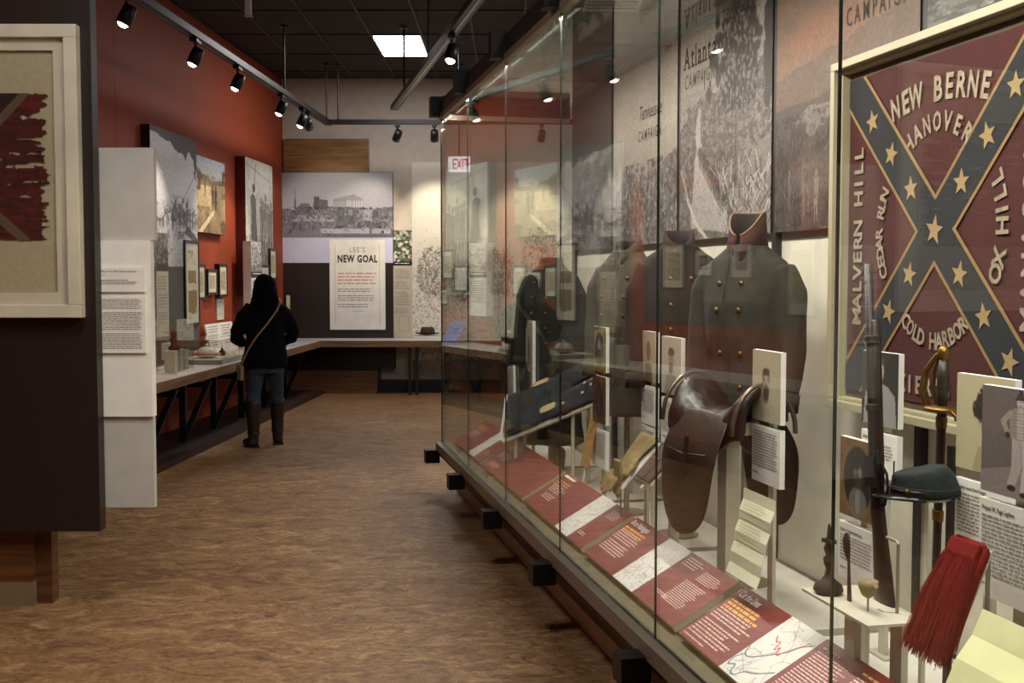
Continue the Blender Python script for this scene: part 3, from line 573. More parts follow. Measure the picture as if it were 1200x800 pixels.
for i, (l, h, lb) in enumerate(((10.58, .2, 'left cream display block in the tall acrylic box'), (10.72, .21, 'middle cream display block in the tall acrylic box'), (10.86, .19, 'right cream display block in the tall acrylic box'))):
    v = lp(l, .5, .777); tag(MB().box(-.05, .05, -.05, .05, 0, h).build('display_block', CREAM, loc=v, rot=(0, 0, LRZ), bevel=.003), lb, 'display block', 'cream display blocks')
v = lp(10.66, .5, .98); t = thing('clay_figure', 'small brown carved figure standing on the cream display blocks', 'figurine', v, LRZ); CLAY = mat('brown_clay', '#5a3018', .7, var=.3, scale=30)
MB().lathe([(.05, .0), (.055, .02), (.03, .05), (.04, .09), (.03, .115), (.018, .125)], 14).build('body', CLAY, t, True); MB().lathe([(.008, .12), (.026, .13), (.03, .15), (.02, .175), (.004, .18)], 14).build('head', CLAY, t, True)
t = thing('label_stand', 'small white label on a thin stem behind the acrylic box', 'label', lp(11.06, .3, .765), LRZ); MB().box(-.004, .004, 0, .008, 0, .1).build('stem', ACRYL, t); board(t, .3, .16, .01, WHITE, z0=.1); small_print(t, -.13, .24, .26, 6, .02, INKG)
t = thing('flat_vitrine', 'low clear vitrine on the counter left of the visitor', 'display case', lp(12.3, .4, .765), LRZ)
MB().box(-.62, .8, -.24, .24, 0, .045).build('base', mat('vitrine_base', '#8d8a80', .6), t); MB().box(-.6, .78, -.22, .22, .045, .05).build('lining', WHITE, t); m = MB()
for a, b_, c, d in ((-.61, .79, -.23, -.226), (-.61, .79, .226, .23), (-.61, -.606, -.226, .226), (.786, .79, -.226, .226)): m.box(a, b_, c, d, .045, .25)
m.build('acrylic_sides', CLEAR, t); MB().box(-.61, .79, -.23, .23, .25, .254).build('acrylic_lid', CLEAR, t)
PORC = mat('white_porcelain', '#d8d4cc', .25); v = lp(11.95, .4, .815); t = thing('lidded_dish', 'white domed dish with an orange rim inside the low vitrine', 'dish', v, LRZ)
MB().lathe([(.05, 0), (.07, .008), (.15, .035), (.155, .042)], 22).build('plate', PORC, t, True); MB().lathe([(.153, .038), (.158, .043), (.153, .048)], 22).build('orange_rim', mat('orange_glaze', '#a8481e', .4), t, True); MB().lathe([(.11, .04), (.105, .06), (.08, .1), (.04, .118), (.01, .12)], 22).build('dome_lid', PORC, t, True); MB().lathe([(.01, .118), (.02, .13), (.018, .145), (.004, .152)], 12).build('knob', PORC, t, True)
v = lp(12.32, .45, .815); t = thing('ink_bottle', 'small dark ink bottle beside the domed dish in the vitrine', 'bottle', v, LRZ); MB().lathe([(.03, 0), (.034, .01), (.034, .05), (.014, .06)], 12).build('bottle_body', BLACK, t, True); MB().lathe([(.014, .058), (.016, .07), (.016, .082), (.004, .084)], 12).build('stopper', BRASS, t, True)
for l, o, a, lb in ((12.45, .5, .3, 'cream paper lying by the ink bottle in the vitrine'), (12.75, .38, -.2, 'white paper lying at the far end of the vitrine')):
    tag(MB().box(-.1, .1, -.07, .07, 0, .003).build('paper_sheet', PAPER, loc=lp(l, o, .8155), rot=(0, 0, LRZ+a)), lb, 'paper')
v = lp(15.35, .3, .765); t = thing('blue_tablet', 'tilted blue tablet on a dark rest at the counter corner', 'tablet', v, LRZ-.2, rx=-.6); board(t, .34, .34, .02, mat('blue_screen', '#4a58b8', .5), 'cover'); MB().box(-.19, .19, -.03, .06, -.03, 0).build('rest', BLACK, t); MB().box(-.1, .02, -.002, 0, .1, .24).build('screen_emblem', mat('dark_blue_print', '#2c3688', .5), t)  # slanted tablet; its blue screen is a plain coloured face
tag(MB().box(-.25, .25, -.16, .16, 0, .004).build('map_sheet', mat('pale_blue_paper', '#9aa2bc', .7, var=.3, scale=9), loc=lp(15.0, .45, .7655), rot=(0, 0, LRZ)), 'pale blue map sheet on the counter right of the visitor', 'paper')
t = thing('wooden_box', 'small orange-brown wooden box standing at the counter corner', 'box', lp(15.85, .25, .765), LRZ); MB().box(-.12, .12, -.07, .07, 0, .09).build('body', WOODB, t); MB().box(-.125, .125, -.075, .075, .09, .12).build('lid', WOODB, t)
# ---------------------------------------------------------------- the visitor
pv = thing('person', 'person seen from behind in black coat, blue jeans and brown boots at the counter', 'person', (-2.40, 11.2, 0), math.radians(24))
SKIN = mat('skin', '#a8735a', .6); COAT = mat('black_wool', '#050506', .95, spec=.15); HAIR = mat('black_hair', '#040404', .9, spec=.1, var=.3, scale=40, stretch=(6, 6, .6)); JEAN = mat('blue_denim', '#27333f', .9, var=.25, scale=14, bump=.3); BOOT = mat('brown_boot_leather', '#24130d', .5, var=.3, scale=12)
V = []; E = []; R = []
def chain(pts, start=None):
    prev = start
    for (x, y, z, r) in pts:
        V.append((x, y, z)); R.append(r); k = len(V)-1
        if prev is not None: E.append((prev, k))
        prev = k
    return prev
V.append((0, 0, .92)); R.append(.12)
chest = chain([(0, .01, 1.08, .11), (0, .0, 1.26, .13), (0, -.01, 1.37, .1)], 0); nk = chain([(0, .0, 1.45, .052)], chest); chain([(0, .01, 1.53, .072), (0, .015, 1.6, .078)], nk)
for s, fy, fx in ((-1, -.02, -.13), (1, .10, .13)):
    chain([(s*.09, 0, .86, .09), (fx*.9, fy*.5+.02, .5, .06), (fx, fy, .12, .042), (fx+s*.02, fy+.05, .05, .04), (fx+s*.04, fy+.13, .04, .032)], 0)
    wr = chain([(s*.12, -.01, 1.34, .05), (s*.275, .0, 1.12, .04), (s*.17, .19, 1.01, .03), (s*.10, .24, 1.01, .03)], chest)
    bx, by, bz = V[wr]
    for q, ln in enumerate((.07, .08, .075, .06)):
        o = (q-1.5)*.02; chain([(bx-s*.03, by+.03, bz+o, .0095), (bx-s*.055, by+.03+ln*.4, bz+o-.01, .009), (bx-s*.085, by+.03+ln*.55, bz+o-.012, .008)], wr)
    chain([(bx-s*.01, by+.02, bz+.045, .01), (bx-s*.03, by+.055, bz+.055, .009)], wr)
me = bpy.data.meshes.new('body'); me.from_pydata(V, E, []); o = bpy.data.objects.new('body', me); C.objects.link(o)
sk = o.modifiers.new('skin', 'SKIN'); sk.use_smooth_shade = True
for d, r in zip(me.skin_vertices[0].data, R): d.radius = (r, r)
me.skin_vertices[0].data[0].use_root = True
o.modifiers.new('sub', 'SUBSURF').levels = 1
bm_me = bpy.data.meshes.new_from_object(o.evaluated_get(bpy.context.evaluated_depsgraph_get())); bpy.data.objects.remove(o)
link('body', bm_me, SKIN, pv, True)
m = MB()                                             # nose and ears sit on the head
m.lathe([(.006, 0), (.016, .012), (.008, .04), (.003, .05)], 8, (0, .095, 1.54)); m.lathe([(.004, -.03), (.014, -.01), (.016, .015), (.005, .03)], 8, (-.085, .0, 1.56)); m.lathe([(.004, -.03), (.014, -.01), (.016, .015), (.005, .03)], 8, (.085, .0, 1.56)); m.build('face_features', SKIN, pv, True)
m = MB()
for s in (-1, 1): m.lathe([(.002, -.01), (.011, -.004), (.011, .004), (.002, .01)], 8, (s*.032, .088, 1.575))
m.build('eyes', mat('eye_dark', '#1a1412', .3), pv, True); MB().tube([(-.025, .09, 1.505), (0, .096, 1.503), (.025, .09, 1.505)], .006, 6).build('mouth', mat('lip', '#7a3f36', .5), pv, True)
def oval(cx, cy_, z, rx, ry, n=20, tx=0, ty=0): return [(cx+rx*math.cos(2*PI*j/n), cy_+ry*math.sin(2*PI*j/n), z+tx*math.cos(2*PI*j/n)+ty*math.sin(2*PI*j/n)) for j in range(n)]
m = MB().loft([oval(0, 0, .775, .215, .155), oval(0, 0, .82, .22, .16), oval(0, 0, .95, .205, .15), oval(0, 0, 1.06, .185, .135), oval(0, 0, 1.2, .19, .14), oval(0, 0, 1.31, .19, .13), oval(0, 0, 1.39, .15, .115), oval(0, 0, 1.47, .10, .1)])
for s in (-1, 1): m.tube([(s*.12, -.01, 1.345), (s*.2, -.01, 1.27), (s*.278, -.005, 1.12), (s*.27, .05, 1.06), (s*.19, .2, 1.01)], [.085, .08, .068, .066, .058], 12)
m.lathe([(.13, 1.36), (.135, 1.42), (.12, 1.47), (.09, 1.48)], 16)
fuse(m, 'coat', COAT, pv, .012, 6, .012, 7, 1)
m = MB()                                              # hair falls to the shoulders
m.loft([oval(0, -.07, 1.30, .07, .05), oval(0, -.06, 1.36, .125, .08), oval(0, -.03, 1.46, .128, .105), oval(0, -.005, 1.54, .118, .118), oval(0, .0, 1.61, .1, .11), oval(0, .005, 1.66, .065, .075), oval(0, .01, 1.685, .02, .02)])
fuse(m, 'hair', HAIR, pv, .01, 4, .012, 16, 5)
m = MB().loft([oval(0, 0, .72, .17, .12), oval(0, 0, .84, .175, .125), oval(0, 0, .95, .16, .12)])
for s, fy, fx in ((-1, -.02, -.13), (1, .10, .13)): m.tube([(s*.085, 0, .88), (s*.095, .01, .74), (fx*.9, fy*.5+.02, .5), (fx, fy*.9, .36)], [.098, .092, .068, .06], 14)
fuse(m, 'jeans', JEAN, pv, .012, 4, .01, 14, 3)
for s, fy, fx in ((-1, -.02, -.13), (1, .10, .13)):
    m = MB().tube([(fx*.95, fy*.7, .45), (fx*.98, fy*.85, .4), (fx, fy, .25), (fx, fy, .1), (fx, fy, .03)], [.074, .074, .064, .052, .052], 14)
    m.tube([(fx, fy-.03, .045), (fx+s*.02, fy+.05, .045), (fx+s*.045, fy+.15, .035), (fx+s*.05, fy+.18, .033)], [.045, .045, .04, .022], 12)
    b = fuse(m, 'boot', BOOT, pv, .01, 3, .006, 16, 2); MB().tube(oval(fx, fy, .14, .058, .058), .007, 6, closed=True).build('ankle_strap', BLACK, b); MB().box(fx-.045, fx+.045, fy-.06, fy+.0, 0, .022).build('heel', BLACK, b)
t = thing('shoulder_bag', 'tan shoulder bag slung across the black coat of the visitor', 'bag', (-2.40, 11.2, 0), math.radians(24)); TAN = mat('tan_leather', '#8d7458', .6)
pts = [(.13, -.09, 1.41), (.08, -.148, 1.33), (-.02, -.166, 1.2), (-.12, -.15, 1.08), (-.19, -.12, .96), (-.225, -.06, .86), (-.235, .0, .80)]
MB().tube(pts, .012, 6, flat=.5).build('strap', TAN, t); MB().tube([(.13, -.09, 1.41), (.13, .0, 1.45), (.1, .1, 1.38), (-.02, .155, 1.2), (-.15, .15, 1.0), (-.235, .05, .80)], .012, 6, flat=.5).build('strap', TAN, t)
MB().loft([[(-.262, -.08, z) , (-.232, -.09, z), (-.222, .0, z), (-.232, .09, z), (-.262, .08, z), (-.272, 0, z)] for z in (.66, .70, .80)]).build('pouch', TAN, t, bevel=.006); MB().box(-.277, -.27, -.05, .05, .72, .81).build('flap', mat('tan_leather_dark', '#6d583f', .6), t)
# ---------------------------------------------------------------- the glass case
from mathutils.bvhtree import BVHTree
SEAM = [-.2, .93, 2.16, 3.38, 4.71, 5.98, 7.25]; POST = [0, 1.04, 2.30, 3.54, 4.76, 5.98, 7.25]; GW = .03; WB = 1.03; DZ = .34; ZT = 2.95
case = thing('display_case', 'long frameless glass display case on a dark brown plinth along the walkway', 'display case', cp(0, 0, 0), CRZ)
t0, t1 = SEAM[0], SEAM[-1]
for a, b in zip(SEAM[:-1], SEAM[1:]):
    p = MB().box(a+.002, b-.002, GW-.006, GW+.006, .385, 2.86).build('front_pane', GLASS, case); MB().box(b-.002, b+.002, GW-.004, GW+.004, .385, 2.86).build('joint', GEDGE, p)
    MB().box(a+.002, b-.002, GW, WB, ZT, ZT+.012).build('roof_pane', GLASS, case)
p = MB().box(t0-.012, t0, GW, WB, .385, 2.86).build('end_pane', GLASS, case); MB().box(t0-.014, t0+.002, GW-.008, GW+.003, .385, 2.86).build('joint', GEDGE, p)
MB().box(t1, t1+.012, GW, WB, .385, 2.86).build('end_pane', GLASS, case)
MB().box(t0, t1, -.02, .022, .325, .385).build('bottom_rail', ALU, case); MB().box(t0, t1, .022, .04, .33, .384).build('glazing_gasket', BLACK, case); MB().box(t0, t1, .04, .12, .345, .383).build('inner_ledge', mat('ledge_metal', '#6b6048', .5, .3), case)
MB().box(t0-.03, t0, -.02, WB, .325, .385).build('end_rail', ALU, case); MB().box(t0, t1, -.01, .03, .30, .325).build('shadow_strip', BLACK, case)
MB().box(t0-.1, t1, .15, .17, .09, .34).build('kick_panel', mat('kick_brown', '#513a28', .5), case); MB().box(t0-.1, t1, .148, .172, 0, .09).build('skirting', mat('skirting_grey', '#b8a890', .5), case); MB().box(t0-.1, t0-.08, .17, WB, 0, .34).build('end_kick', DARK, case)
MB().box(t0, t1, GW-.02, GW+.015, 2.87, 2.97).build('header', mat('header_black', '#0d0c0b', .5), case); MB().box(t0, t1, GW-.022, GW+.02, 2.835, 2.87).build('header_lip', mat('header_lip_metal', '#8a7c64', .4, .6), case)
MB().box(t0-.02, t0, GW, WB, 2.87, 2.97).build('end_header', BLACK, case); MB().box(t0-.022, t0+.0, GW, WB, 2.835, 2.87).build('end_header_lip', ALU, case); MB().box(t0, t1, WB-.03, WB, 2.96, 3.03).build('rear_header', BLACK, case)
for s in SEAM:
    MB().box(s-.05, s+.05, -.11, .0, .235, .335).build('lower_bracket', BLACK, case, bevel=.004)
    MB().box(s-.05, s+.05, -.06, .02, 2.85, 3.0).build('upper_bracket', BLACK, case, bevel=.004)
    MB().box(s-.02, s+.02, GW, WB, ZT+.012, ZT+.06).build('roof_bar', BLACK, case)
for a, b in zip(POST[:-1], POST[1:]):
    MB().box(a+.02, b-.02, WB, WB+.02, DZ, 1.85).build('rear_panel', CREAM, case); MB().box(a-.022, a+.022, WB-.03, WB+.03, DZ, 3.0).build('rear_post', mat('dark_post', '#191614', .5), case)
DECK = mat('white_deck', '#d6d1c6', .7)
for a, b in zip(SEAM[:-1], SEAM[1:]): MB().box(max(a, t0)-.02, b-.1, .12, WB-.03, .29, DZ).build('deck_board', DECK, case)
MB().box(t0, t1, .12, WB, .27, .288).build('under_deck', mat('slot_dark', '#1c1510', .7), case)
for i, (a, b) in enumerate(zip(SEAM[:-1], SEAM[1:])):
    x = (a+b)/2
    s = thing('case_light_strip', ['slim light strip behind the case header at the far end', 'slim case light strip above the far frock coat', 'slim case light strip above the grey jackets', 'slim case light strip above the saddle', 'slim case light strip above the large battle flag', 'slim case light strip at the near end of the case'][i], 'case light', cp(x, .09, 2.90), CRZ, 'slim light strips inside the case header')
    MB().box(-.5, .5, -.03, .03, 0, .03).build('housing', BLACK, s); MB().box(-.48, .48, -.02, .02, -.006, 0).build('diffuser', mat('strip_diffuser', '#fff2dc', .5, emit=3), s)
    light('case_light', 'AREA', cp(x, .10, 2.88), [22, 25, 29, 32, 36, 34][i], (1, .93, .82), target=cp(x, .42, .3), shape='RECTANGLE', size=1.05, size_y=.05)
# ---------------------------------------------------------------- case murals
def mural(i, label, pic, z0=1.85, z1=2.98, y=.995):
    a, b = POST[i]+.024, POST[i+1]-.024; t = thing('mural_panel', label, 'mural', cp((a+b)/2, y, z0), CRZ, 'mural panels in the glass case'); W = b-a
    board(t, W, z1-z0, .02, BLACK); pic.grain(.14, 110, 110); pic.a *= .62; pic.build('print', W, z1-z0, t, y=-.0015); return t, W
P = Pic(100, 110, '#463f3c', 41); P.speckle(0, 1, 0, .6, '#8a8280', .5, 10, 14); P.speckle(0, 1, 0, .5, '#2b2624', .5, 12, 16); P.grad('#463f3c', '#3a332f', .62, 1); mural(0, 'dark brown and grey mural at the far end of the case', P)
P = Pic(130, 120, '#c9bcb0', 42); P.grad('#8c8380', '#c4b7ab', .2, .6); P.put(np.clip(P.noise(3, 3)-.4, 0, 1)*2*(P.Y > .4), '#a89a90', .5); P.poly([(0, 0), (0, .30), (.3, .40), (.6, .36), (1, .48), (1, 0)], '#7e7674', 1, .05); P.speckle(0, 1, 0, .45, '#4a4342', .5, 16, 18, .9); P.speckle(0, 1, 0, .4, '#b5adaa', .58, 20, 20)
for k in range(8): P.line([(.1*k+.05, .1), (.1*k+.15*P.r.rand(), .42)], .006, '#4d4746', .8)
P.strokes(700, 0, 1, 0, .42, .014, .003, ['#4a4342', '#a8a09c', '#3a3433'], .6, 1.2)
t, W = mural(1, 'pale mural lettered Tennessee Campaign between two dark posts', P); text(t, 'Tennessee', .13, .76, .125, TEXTK, y=-.003, shear=.4, xs=.8, align='CENTER'); text(t, 'CAMPAIGN', .13, .63, .10, TEXTK, y=-.003, xs=.62, space=1.5, align='CENTER', bold=.006)
P = Pic(190, 230, '#b5aaa2', 43); P.grad('#aea298', '#c4b8ad', .6, 1); P.poly([(0, 0), (0, .52), (.12, .62), (.3, .67), (.6, .66), (.8, .68), (1, .78), (1, 0)], '#6e6460', 1, .03); P.speckle(0, 1, .0, .70, '#9d918b', .5, 18, 26, .9); P.speckle(0, 1, 0, .65, '#443c3a', .54, 24, 30, .85)
P.poly([(.14, .05), (.2, .42), (.22, .62), (.26, .6), (.26, .42), (.5, .18), (.6, .02)], '#cfc6c0', .75, .04); P.poly([(.22, .40), (.25, .44), (.56, .2), (.6, .1), (.54, .12)], '#3b3432', .9, .02)
for k in range(34): x = .24+.012*k; P.line([(x, .40-.0105*k), (x, .35-.0105*k)], .004, '#2e2826' if k % 2 else '#8d827c')
P.line([(.1, .2), (.2, .08), (.34, .0)], .012, '#ddd6d0'); P.line([(.02, .34), (.12, .18)], .008, '#b8afa8')
P.poly([(.60, .0), (.67, .30), (1, .42), (1, 0)], '#958a84', 1, .05)
for k in range(150): x = .45+.55*P.r.rand(); y = .3*P.r.rand()**1.2; P.line([(x, y), (x+.06*P.r.randn(), y+.07)], .004, ['#dcd4ce', '#39312f', '#b3a8a2'][k % 3], .9)
P.line([(.665, .22), (.67, 1.0)], .016, '#7e726c'); P.line([(.655, .22), (.655, .7)], .005, '#3a3230')
for k in range(150):
    y = .55+.45*P.r.rand()**.8; x = .64+.075*P.r.randn()*(.5+1.1*(1-abs(y-.86)*2)); P.ell(x, y, .02+.02*P.r.rand(), .02+.02*P.r.rand(), '#2a2422', .9, .8, .5)
for k in range(40): P.ell(1.0-.05*P.r.rand(), .55+.45*P.r.rand(), .03, .05, '#2a2422', .95, .6)
P.speckle(.45, 1, .55, 1, '#2a2422', .60, 30, 30, .7); P.line([(.30, .70), (.30, .78)], .006, '#3c3432'); P.ell(.46, .73, .03, .05, '#4a4240', .9, .8)
for x in (.5, .58): P.line([(x, .12), (x, .34)], .007, '#8a7f78')
P.strokes(1500, 0, 1, 0, .62, .008, .0022, ['#4a423e', '#aaa098', '#3a3230', '#c4bbb4'], .6)
for k in range(900):
    y = .56+.44*P.r.rand(); x = .66+.12*P.r.randn()*(1.45-y); P.ell(x, y, .004+.012*P.r.rand(), .005+.014*P.r.rand(), ['#221c1a', '#332c29', '#221c1a', '#8d827a'][k % 4] if k % 9 else '#a0958c', .9, 0, .6)
t, W = mural(2, 'mural of a hillside trench and tall tree lettered Atlanta Campaign', P)
slab_text(t, 'Atlanta', -.54, .935, .17, TEXTK, -.003, .72, .014); text(t, 'CAMPAIGN', -.53, .825, .11, mat('stone_ink', '#55504c', .7), y=-.003, shear=.25, xs=.66, space=1.25, bold=.004)
P = Pic(170, 150, '#8a6a58', 44); P.grad('#8d6a58', '#7c6a60', .5, 1); P.put(np.clip((P.noise(3, 4)-.4)*3, 0, 1)*(P.Y > .5), '#9c7458', .6); P.put(np.clip((P.noise(3, 5)-.5)*3, 0, 1)*(P.Y > .45), '#5c5654', .6); P.ell(.35, .72, .3, .09, '#a8694a', .5, .3, .8)
P.poly([(0, .46), (0, .6), (.3, .62), (.6, .68), (1, .72), (1, .5)], '#6a5348', .7, .06); P.poly([(0, 0), (0, .48), (.4, .5), (1, .56), (1, 0)], '#54463f', 1, .05)
P.poly([(.1, .4), (.3, .47), (.6, .44), (.3, .36)], '#8b8078', .8, .05); P.speckle(0, 1, 0, .45, '#241d1b', .5, 14, 16, .9)
for k in range(26): P.figure(P.r.rand(), .02+.25*P.r.rand(), .13, ['#3a2f2a', '#6d5f58', '#8c7f78'][k % 3], .85)
P.figure(.34, .03, .2, '#9a8e84', .9); P.figure(.24, .05, .18, '#7d7168', .9); P.ell(.3, .2, .16, .07, '#8b8178', .4, .5, .8)
P.strokes(900, 0, 1, 0, .45, .012, .003, ['#2a211e', '#6d5f58', '#8a7a6e', '#3f332e'], .6, 1.3); P.strokes(400, 0, 1, .5, 1, .03, .006, ['#9a7660', '#7a665c', '#8a5c44'], .25)
t, W = mural(3, 'painted battle mural with orange sky lettered Valley Campaign', P); text(t, 'Valley', .28, .91, .15, TEXTK, y=-.003, shear=.4, xs=.85, align='CENTER'); text(t, 'CAMPAIGN', .29, .79, .105, TEXTK, y=-.003, xs=.66, space=1.5, align='CENTER', bold=.008)
P = Pic(130, 120, '#75706c', 45); P.speckle(0, 1, 0, 1, '#4a4643', .5, 5, 26); P.speckle(0, 1, 0, 1, '#95908b', .58, 6, 30); P.poly([(0, .45), (0, .52), (1, .75), (1, .66)], '#1f1c1a', 1, .04); P.poly([(0, .8), (0, .84), (1, 1), (1, .94)], '#1f1c1a', 1, .04); mural(4, 'grey rocky photograph mural above the battle flag frame', P)
P = Pic(40, 40, '#6e6860', 46); P.speckle(0, 1, 0, 1, '#4a4540', .5, 6, 6); mural(5, 'grey brown mural at the near end of the case', P)
# ---------------------------------------------------------------- the battle flag in its frame
fl = thing('framed_battle_flag', 'red battle flag with starred blue cross in a cream box frame', 'framed flag', cp(4.915, .985, 1.13), CRZ); FW, FH = 1.32, 1.35
FRW = mat('cream_frame', '#a1997f', .5)
MB().ring(-FW/2, FW/2, 0, FH, .03, -.085, 0).build('frame', FRW, fl, bevel=.003); MB().ring(-FW/2+.03, FW/2-.03, .03, FH-.03, .014, -.055, -.01).build('inner_frame', FRW, fl, bevel=.003); MB().box(-FW/2+.03, FW/2-.03, -.02, -.001, .03, FH-.03).build('backing', mat('flag_backing', '#4a3b2b', .9, var=.08, scale=60), fl)
cz = FH/2+.0; HF = .56
FIELD = mat('flag_red_wool', '#3d0c0b', .9, var=.12, scale=18, bump=.4, bscale=120); BLUE = mat('flag_blue_wool', '#171b20', .9, var=.15, scale=18, bump=.3, bscale=120); TAPE = mat('flag_tape', '#84683f', .8); LETT = mat('flag_letter_paint', '#8d7f6d', .85, var=.25, scale=50); STAR = mat('flag_star_cloth', '#917a52', .85)
n = 24; vs = []; m = MB()
gx = [(-HF+2*HF*i/n) for i in range(n+1)]
def fy(x, z): return -.024-.004*noise.noise(Vector((x*4, z*5, 2)))
m.add([(x+.006*noise.noise(Vector((z*6, 0, 1)))*(abs(x) > .5), fy(x, z), cz+z+.008*noise.noise(Vector((x*5, 3, 0)))*(abs(z) > .5)) for z in gx for x in gx], [(j*(n+1)+i, j*(n+1)+i+1, (j+1)*(n+1)+i+1, (j+1)*(n+1)+i) for j in range(n) for i in range(n)])
fld = m.build('field', FIELD, fl, True, fix=False)
def saltire(hw, y, nm, mt, cut):
    m = MB(); k = hw*math.sqrt(2); h = HF-cut
    for s in (1, -1):
        pts = [(-h, -h), (-h+k, -h), (h, h-k), (h, h), (h-k, h), (-h, -h+k)]
        m.add([(s*x, y-(.0004 if s < 0 else 0), cz+z) for x, z in pts], [(0, 1, 2, 3, 4, 5)])
    return m.build(nm, mt, fl, fix=False)
saltire(.080, -.0295, 'tape_edging', TAPE, 0); saltire(.067, -.0305, 'saltire', BLUE, .0)
for i, (a, r) in enumerate([(0, 0)]+[(45+90*q, .17*k+.02) for q in range(4) for k in (1, 2, 3)]):
    x, z = r*1.05*math.cos(math.radians(a)), r*1.05*math.sin(math.radians(a)); R_ = .05 if i == 0 else .043; ro = RNG.uniform(-.3, .3)
    MB().prism([((R_ if j % 2 == 0 else R_*.42)*math.sin(ro+j*PI/5), (R_ if j % 2 == 0 else R_*.42)*math.cos(ro+j*PI/5)) for j in range(10)], -.002, 0).build('star', STAR, fl, loc=(x, -.0312, cz+z))
Y_ = -.0298
arc_text(fl, 'NEW BERNE', 0, cz-.62, 1.03, 103.5, 76.5, .11, LETT, Y_, bold=.03); arc_text(fl, 'HANOVER', 0, cz+.08, .235, 128, 52, .085, LETT, Y_, bold=.03)
line_text(fl, 'MALVERN HILL', (-.46, cz-.29), (-.46, cz+.29), .082, LETT, Y_, bold=.03); line_text(fl, 'CEDAR RUN', (-.29, cz-.125), (-.29, cz+.125), .062, LETT, Y_, bow=.03, bold=.03)
line_text(fl, 'OX HILL', (.34, cz-.15), (.34, cz+.15), .08, LETT, Y_, bow=-.03, bold=.03); line_text(fl, 'MANASSAS', (.50, cz-.27), (.50, cz+.27), .095, LETT, Y_, bold=.03)
arc_text(fl, 'COLD HARBOR', 0, cz-.11, .27, 229, 311, .075, LETT, Y_, up=False, bold=.03); line_text(fl, "FRAZIER'S FARM", (-.34, cz-.53), (.34, cz-.53), .08, LETT, Y_, bold=.03)
KF = 1.075
for o in fl.children:
    n_ = o.name.split('.')[0]
    if n_ in ('field', 'saltire', 'tape_edging', 'star', 'lettering'):
        o.location = (o.location.x*KF, o.location.y, cz+(o.location.z-cz)*KF) if n_ == 'star' else (0, 0, cz*(1-KF)); o.scale = (KF, 1, KF)
# ---------------------------------------------------------------- graphic rail: slanted red panels
PRED = mat('panel_red', '#6d1417', .5, var=.04, scale=6); PSIDE = mat('panel_side', '#a49c88', .6)
def red_panel(a, b, label, title, map_at, seed, cols):
    W = b-a; t = thing('red_text_panel', label, 'information panel', cp((a+b)/2, .10, .412), CRZ, 'slanted red text panels along the case front', rx=-math.radians(60)); Hh = .29; x0 = -W/2
    MB().box(x0, -x0, 0, .025, 0, Hh).build('board', PSIDE, t); MB().box(x0, -x0, -.001, 0, 0, Hh).build('red_face', PRED, t)
    MB().box(x0+.1, -x0-.1, .025, .05, .05, .1).build('support', ALU, t)
    if map_at:
        m0, m1 = map_at; P = Pic(110, 130, '#d6d2cc', seed)
        if seed == 55:
            for k in range(22): x, y = P.r.rand(), P.r.rand(); P.line(curve([(x, y), (x+.15*P.r.randn(), y+.1*P.r.randn()), (x+.3*P.r.randn(), y+.2*P.r.randn())]), .004, '#7b7976')
            P.line(curve([(.02, .42), (.08, .33), (.2, .3), (.35, .36), (.5, .46), (.62, .54), (.72, .62), (.8, .74), (.95, .84)]), .011, '#33566a'); P.line(curve([(.1, .3), (.02, .2), (.08, .1), (.2, .14), (.28, .05), (.4, .04), (.5, .14), (.7, .2), (.95, .34)]), .011, '#33566a'); P.line(curve([(.22, .70), (.33, .64), (.4, .66), (.46, .55), (.52, .6), (.58, .52), (.63, .54), (.72, .66), (.86, .84)]), .010, '#b0313a'); P.ell(.63, .53, .03, .025, '#b0313a')
            P.speckle(.3, .9, .6, .85, '#b8606a', .62, 16, 10, .4)
        else:
            for k in range(40): x, y = P.r.rand(), P.r.rand(); P.line(curve([(x, y), (x+.08*P.r.randn(), y+.05*P.r.randn()), (x+.12*P.r.randn(), y+.1*P.r.randn())]), .005, ['#8a8682', '#c08a8c', '#9aa0ae'][k % 3])
            P.speckle(0, 1, 0, 1, '#5e5a58', .66, 16, 20, .7)
        P.build('map_print', (m1-m0)*W, Hh, t, y=-.0018, x0=x0+m0*W)
    if title: text(t, title, x0+.02, Hh-.045, .043, WINK, bold=.022, xs=.68, shear=.1, y=-.0022); small_print(t, x0+.02, Hh-.062, .28, 2 if len(title) > 14 else 3, .018, GINK, y=-.0022, ragged=.2, fill=.62)
    for x, z, wd, n, lh, mt in cols: small_print(t, x0+x, z, wd, n, lh, mt, y=-.0022, fill=.42)
    return t
red_panel(-.12, .96, 'red text panel with pale map at the far end of the rail', None, (.58, .78), 51, [(.05, .24, .28, 3, .016, GINK), (.05, .17, .28, 5, .014, WSM), (.9, .1, .14, 4, .01, WSM)])
red_panel(1.02, 2.25, 'all red text panel without a map, second from the far end', None, None, 52, [(.05, .25, .3, 3, .018, GINK), (.05, .17, .3, 5, .014, WSM), (.1, .07, .25, 4, .012, WSM)])
red_panel(2.31, 3.48, 'red text panel with map strip, just before the panel titled On to Washington', None, (.59, .79), 53, [(.03, .275, .22, 1, .034, WINK), (.03, .23, .26, 3, .018, GINK), (.06, .19, .26, 4, .014, WSM), (.1, .12, .2, 3, .014, WSM), (.98, .25, .14, 5, .011, WSM), (.96, .07, .1, 2, .012, WSM)])
red_panel(3.54, 4.69, 'red text panel titled On to Washington with a map strip', 'On to Washington', (.38, .6), 54, [(.02, .195, .3, 4, .014, WSM), (.04, .13, .3, 5, .014, WSM), (.72, .27, .17, 4, .013, WSM), (.92, .25, .18, 6, .009, WSM), (.88, .18, .2, 13, .0095, WSM), (.8, .08, .12, 2, .009, WSM)])
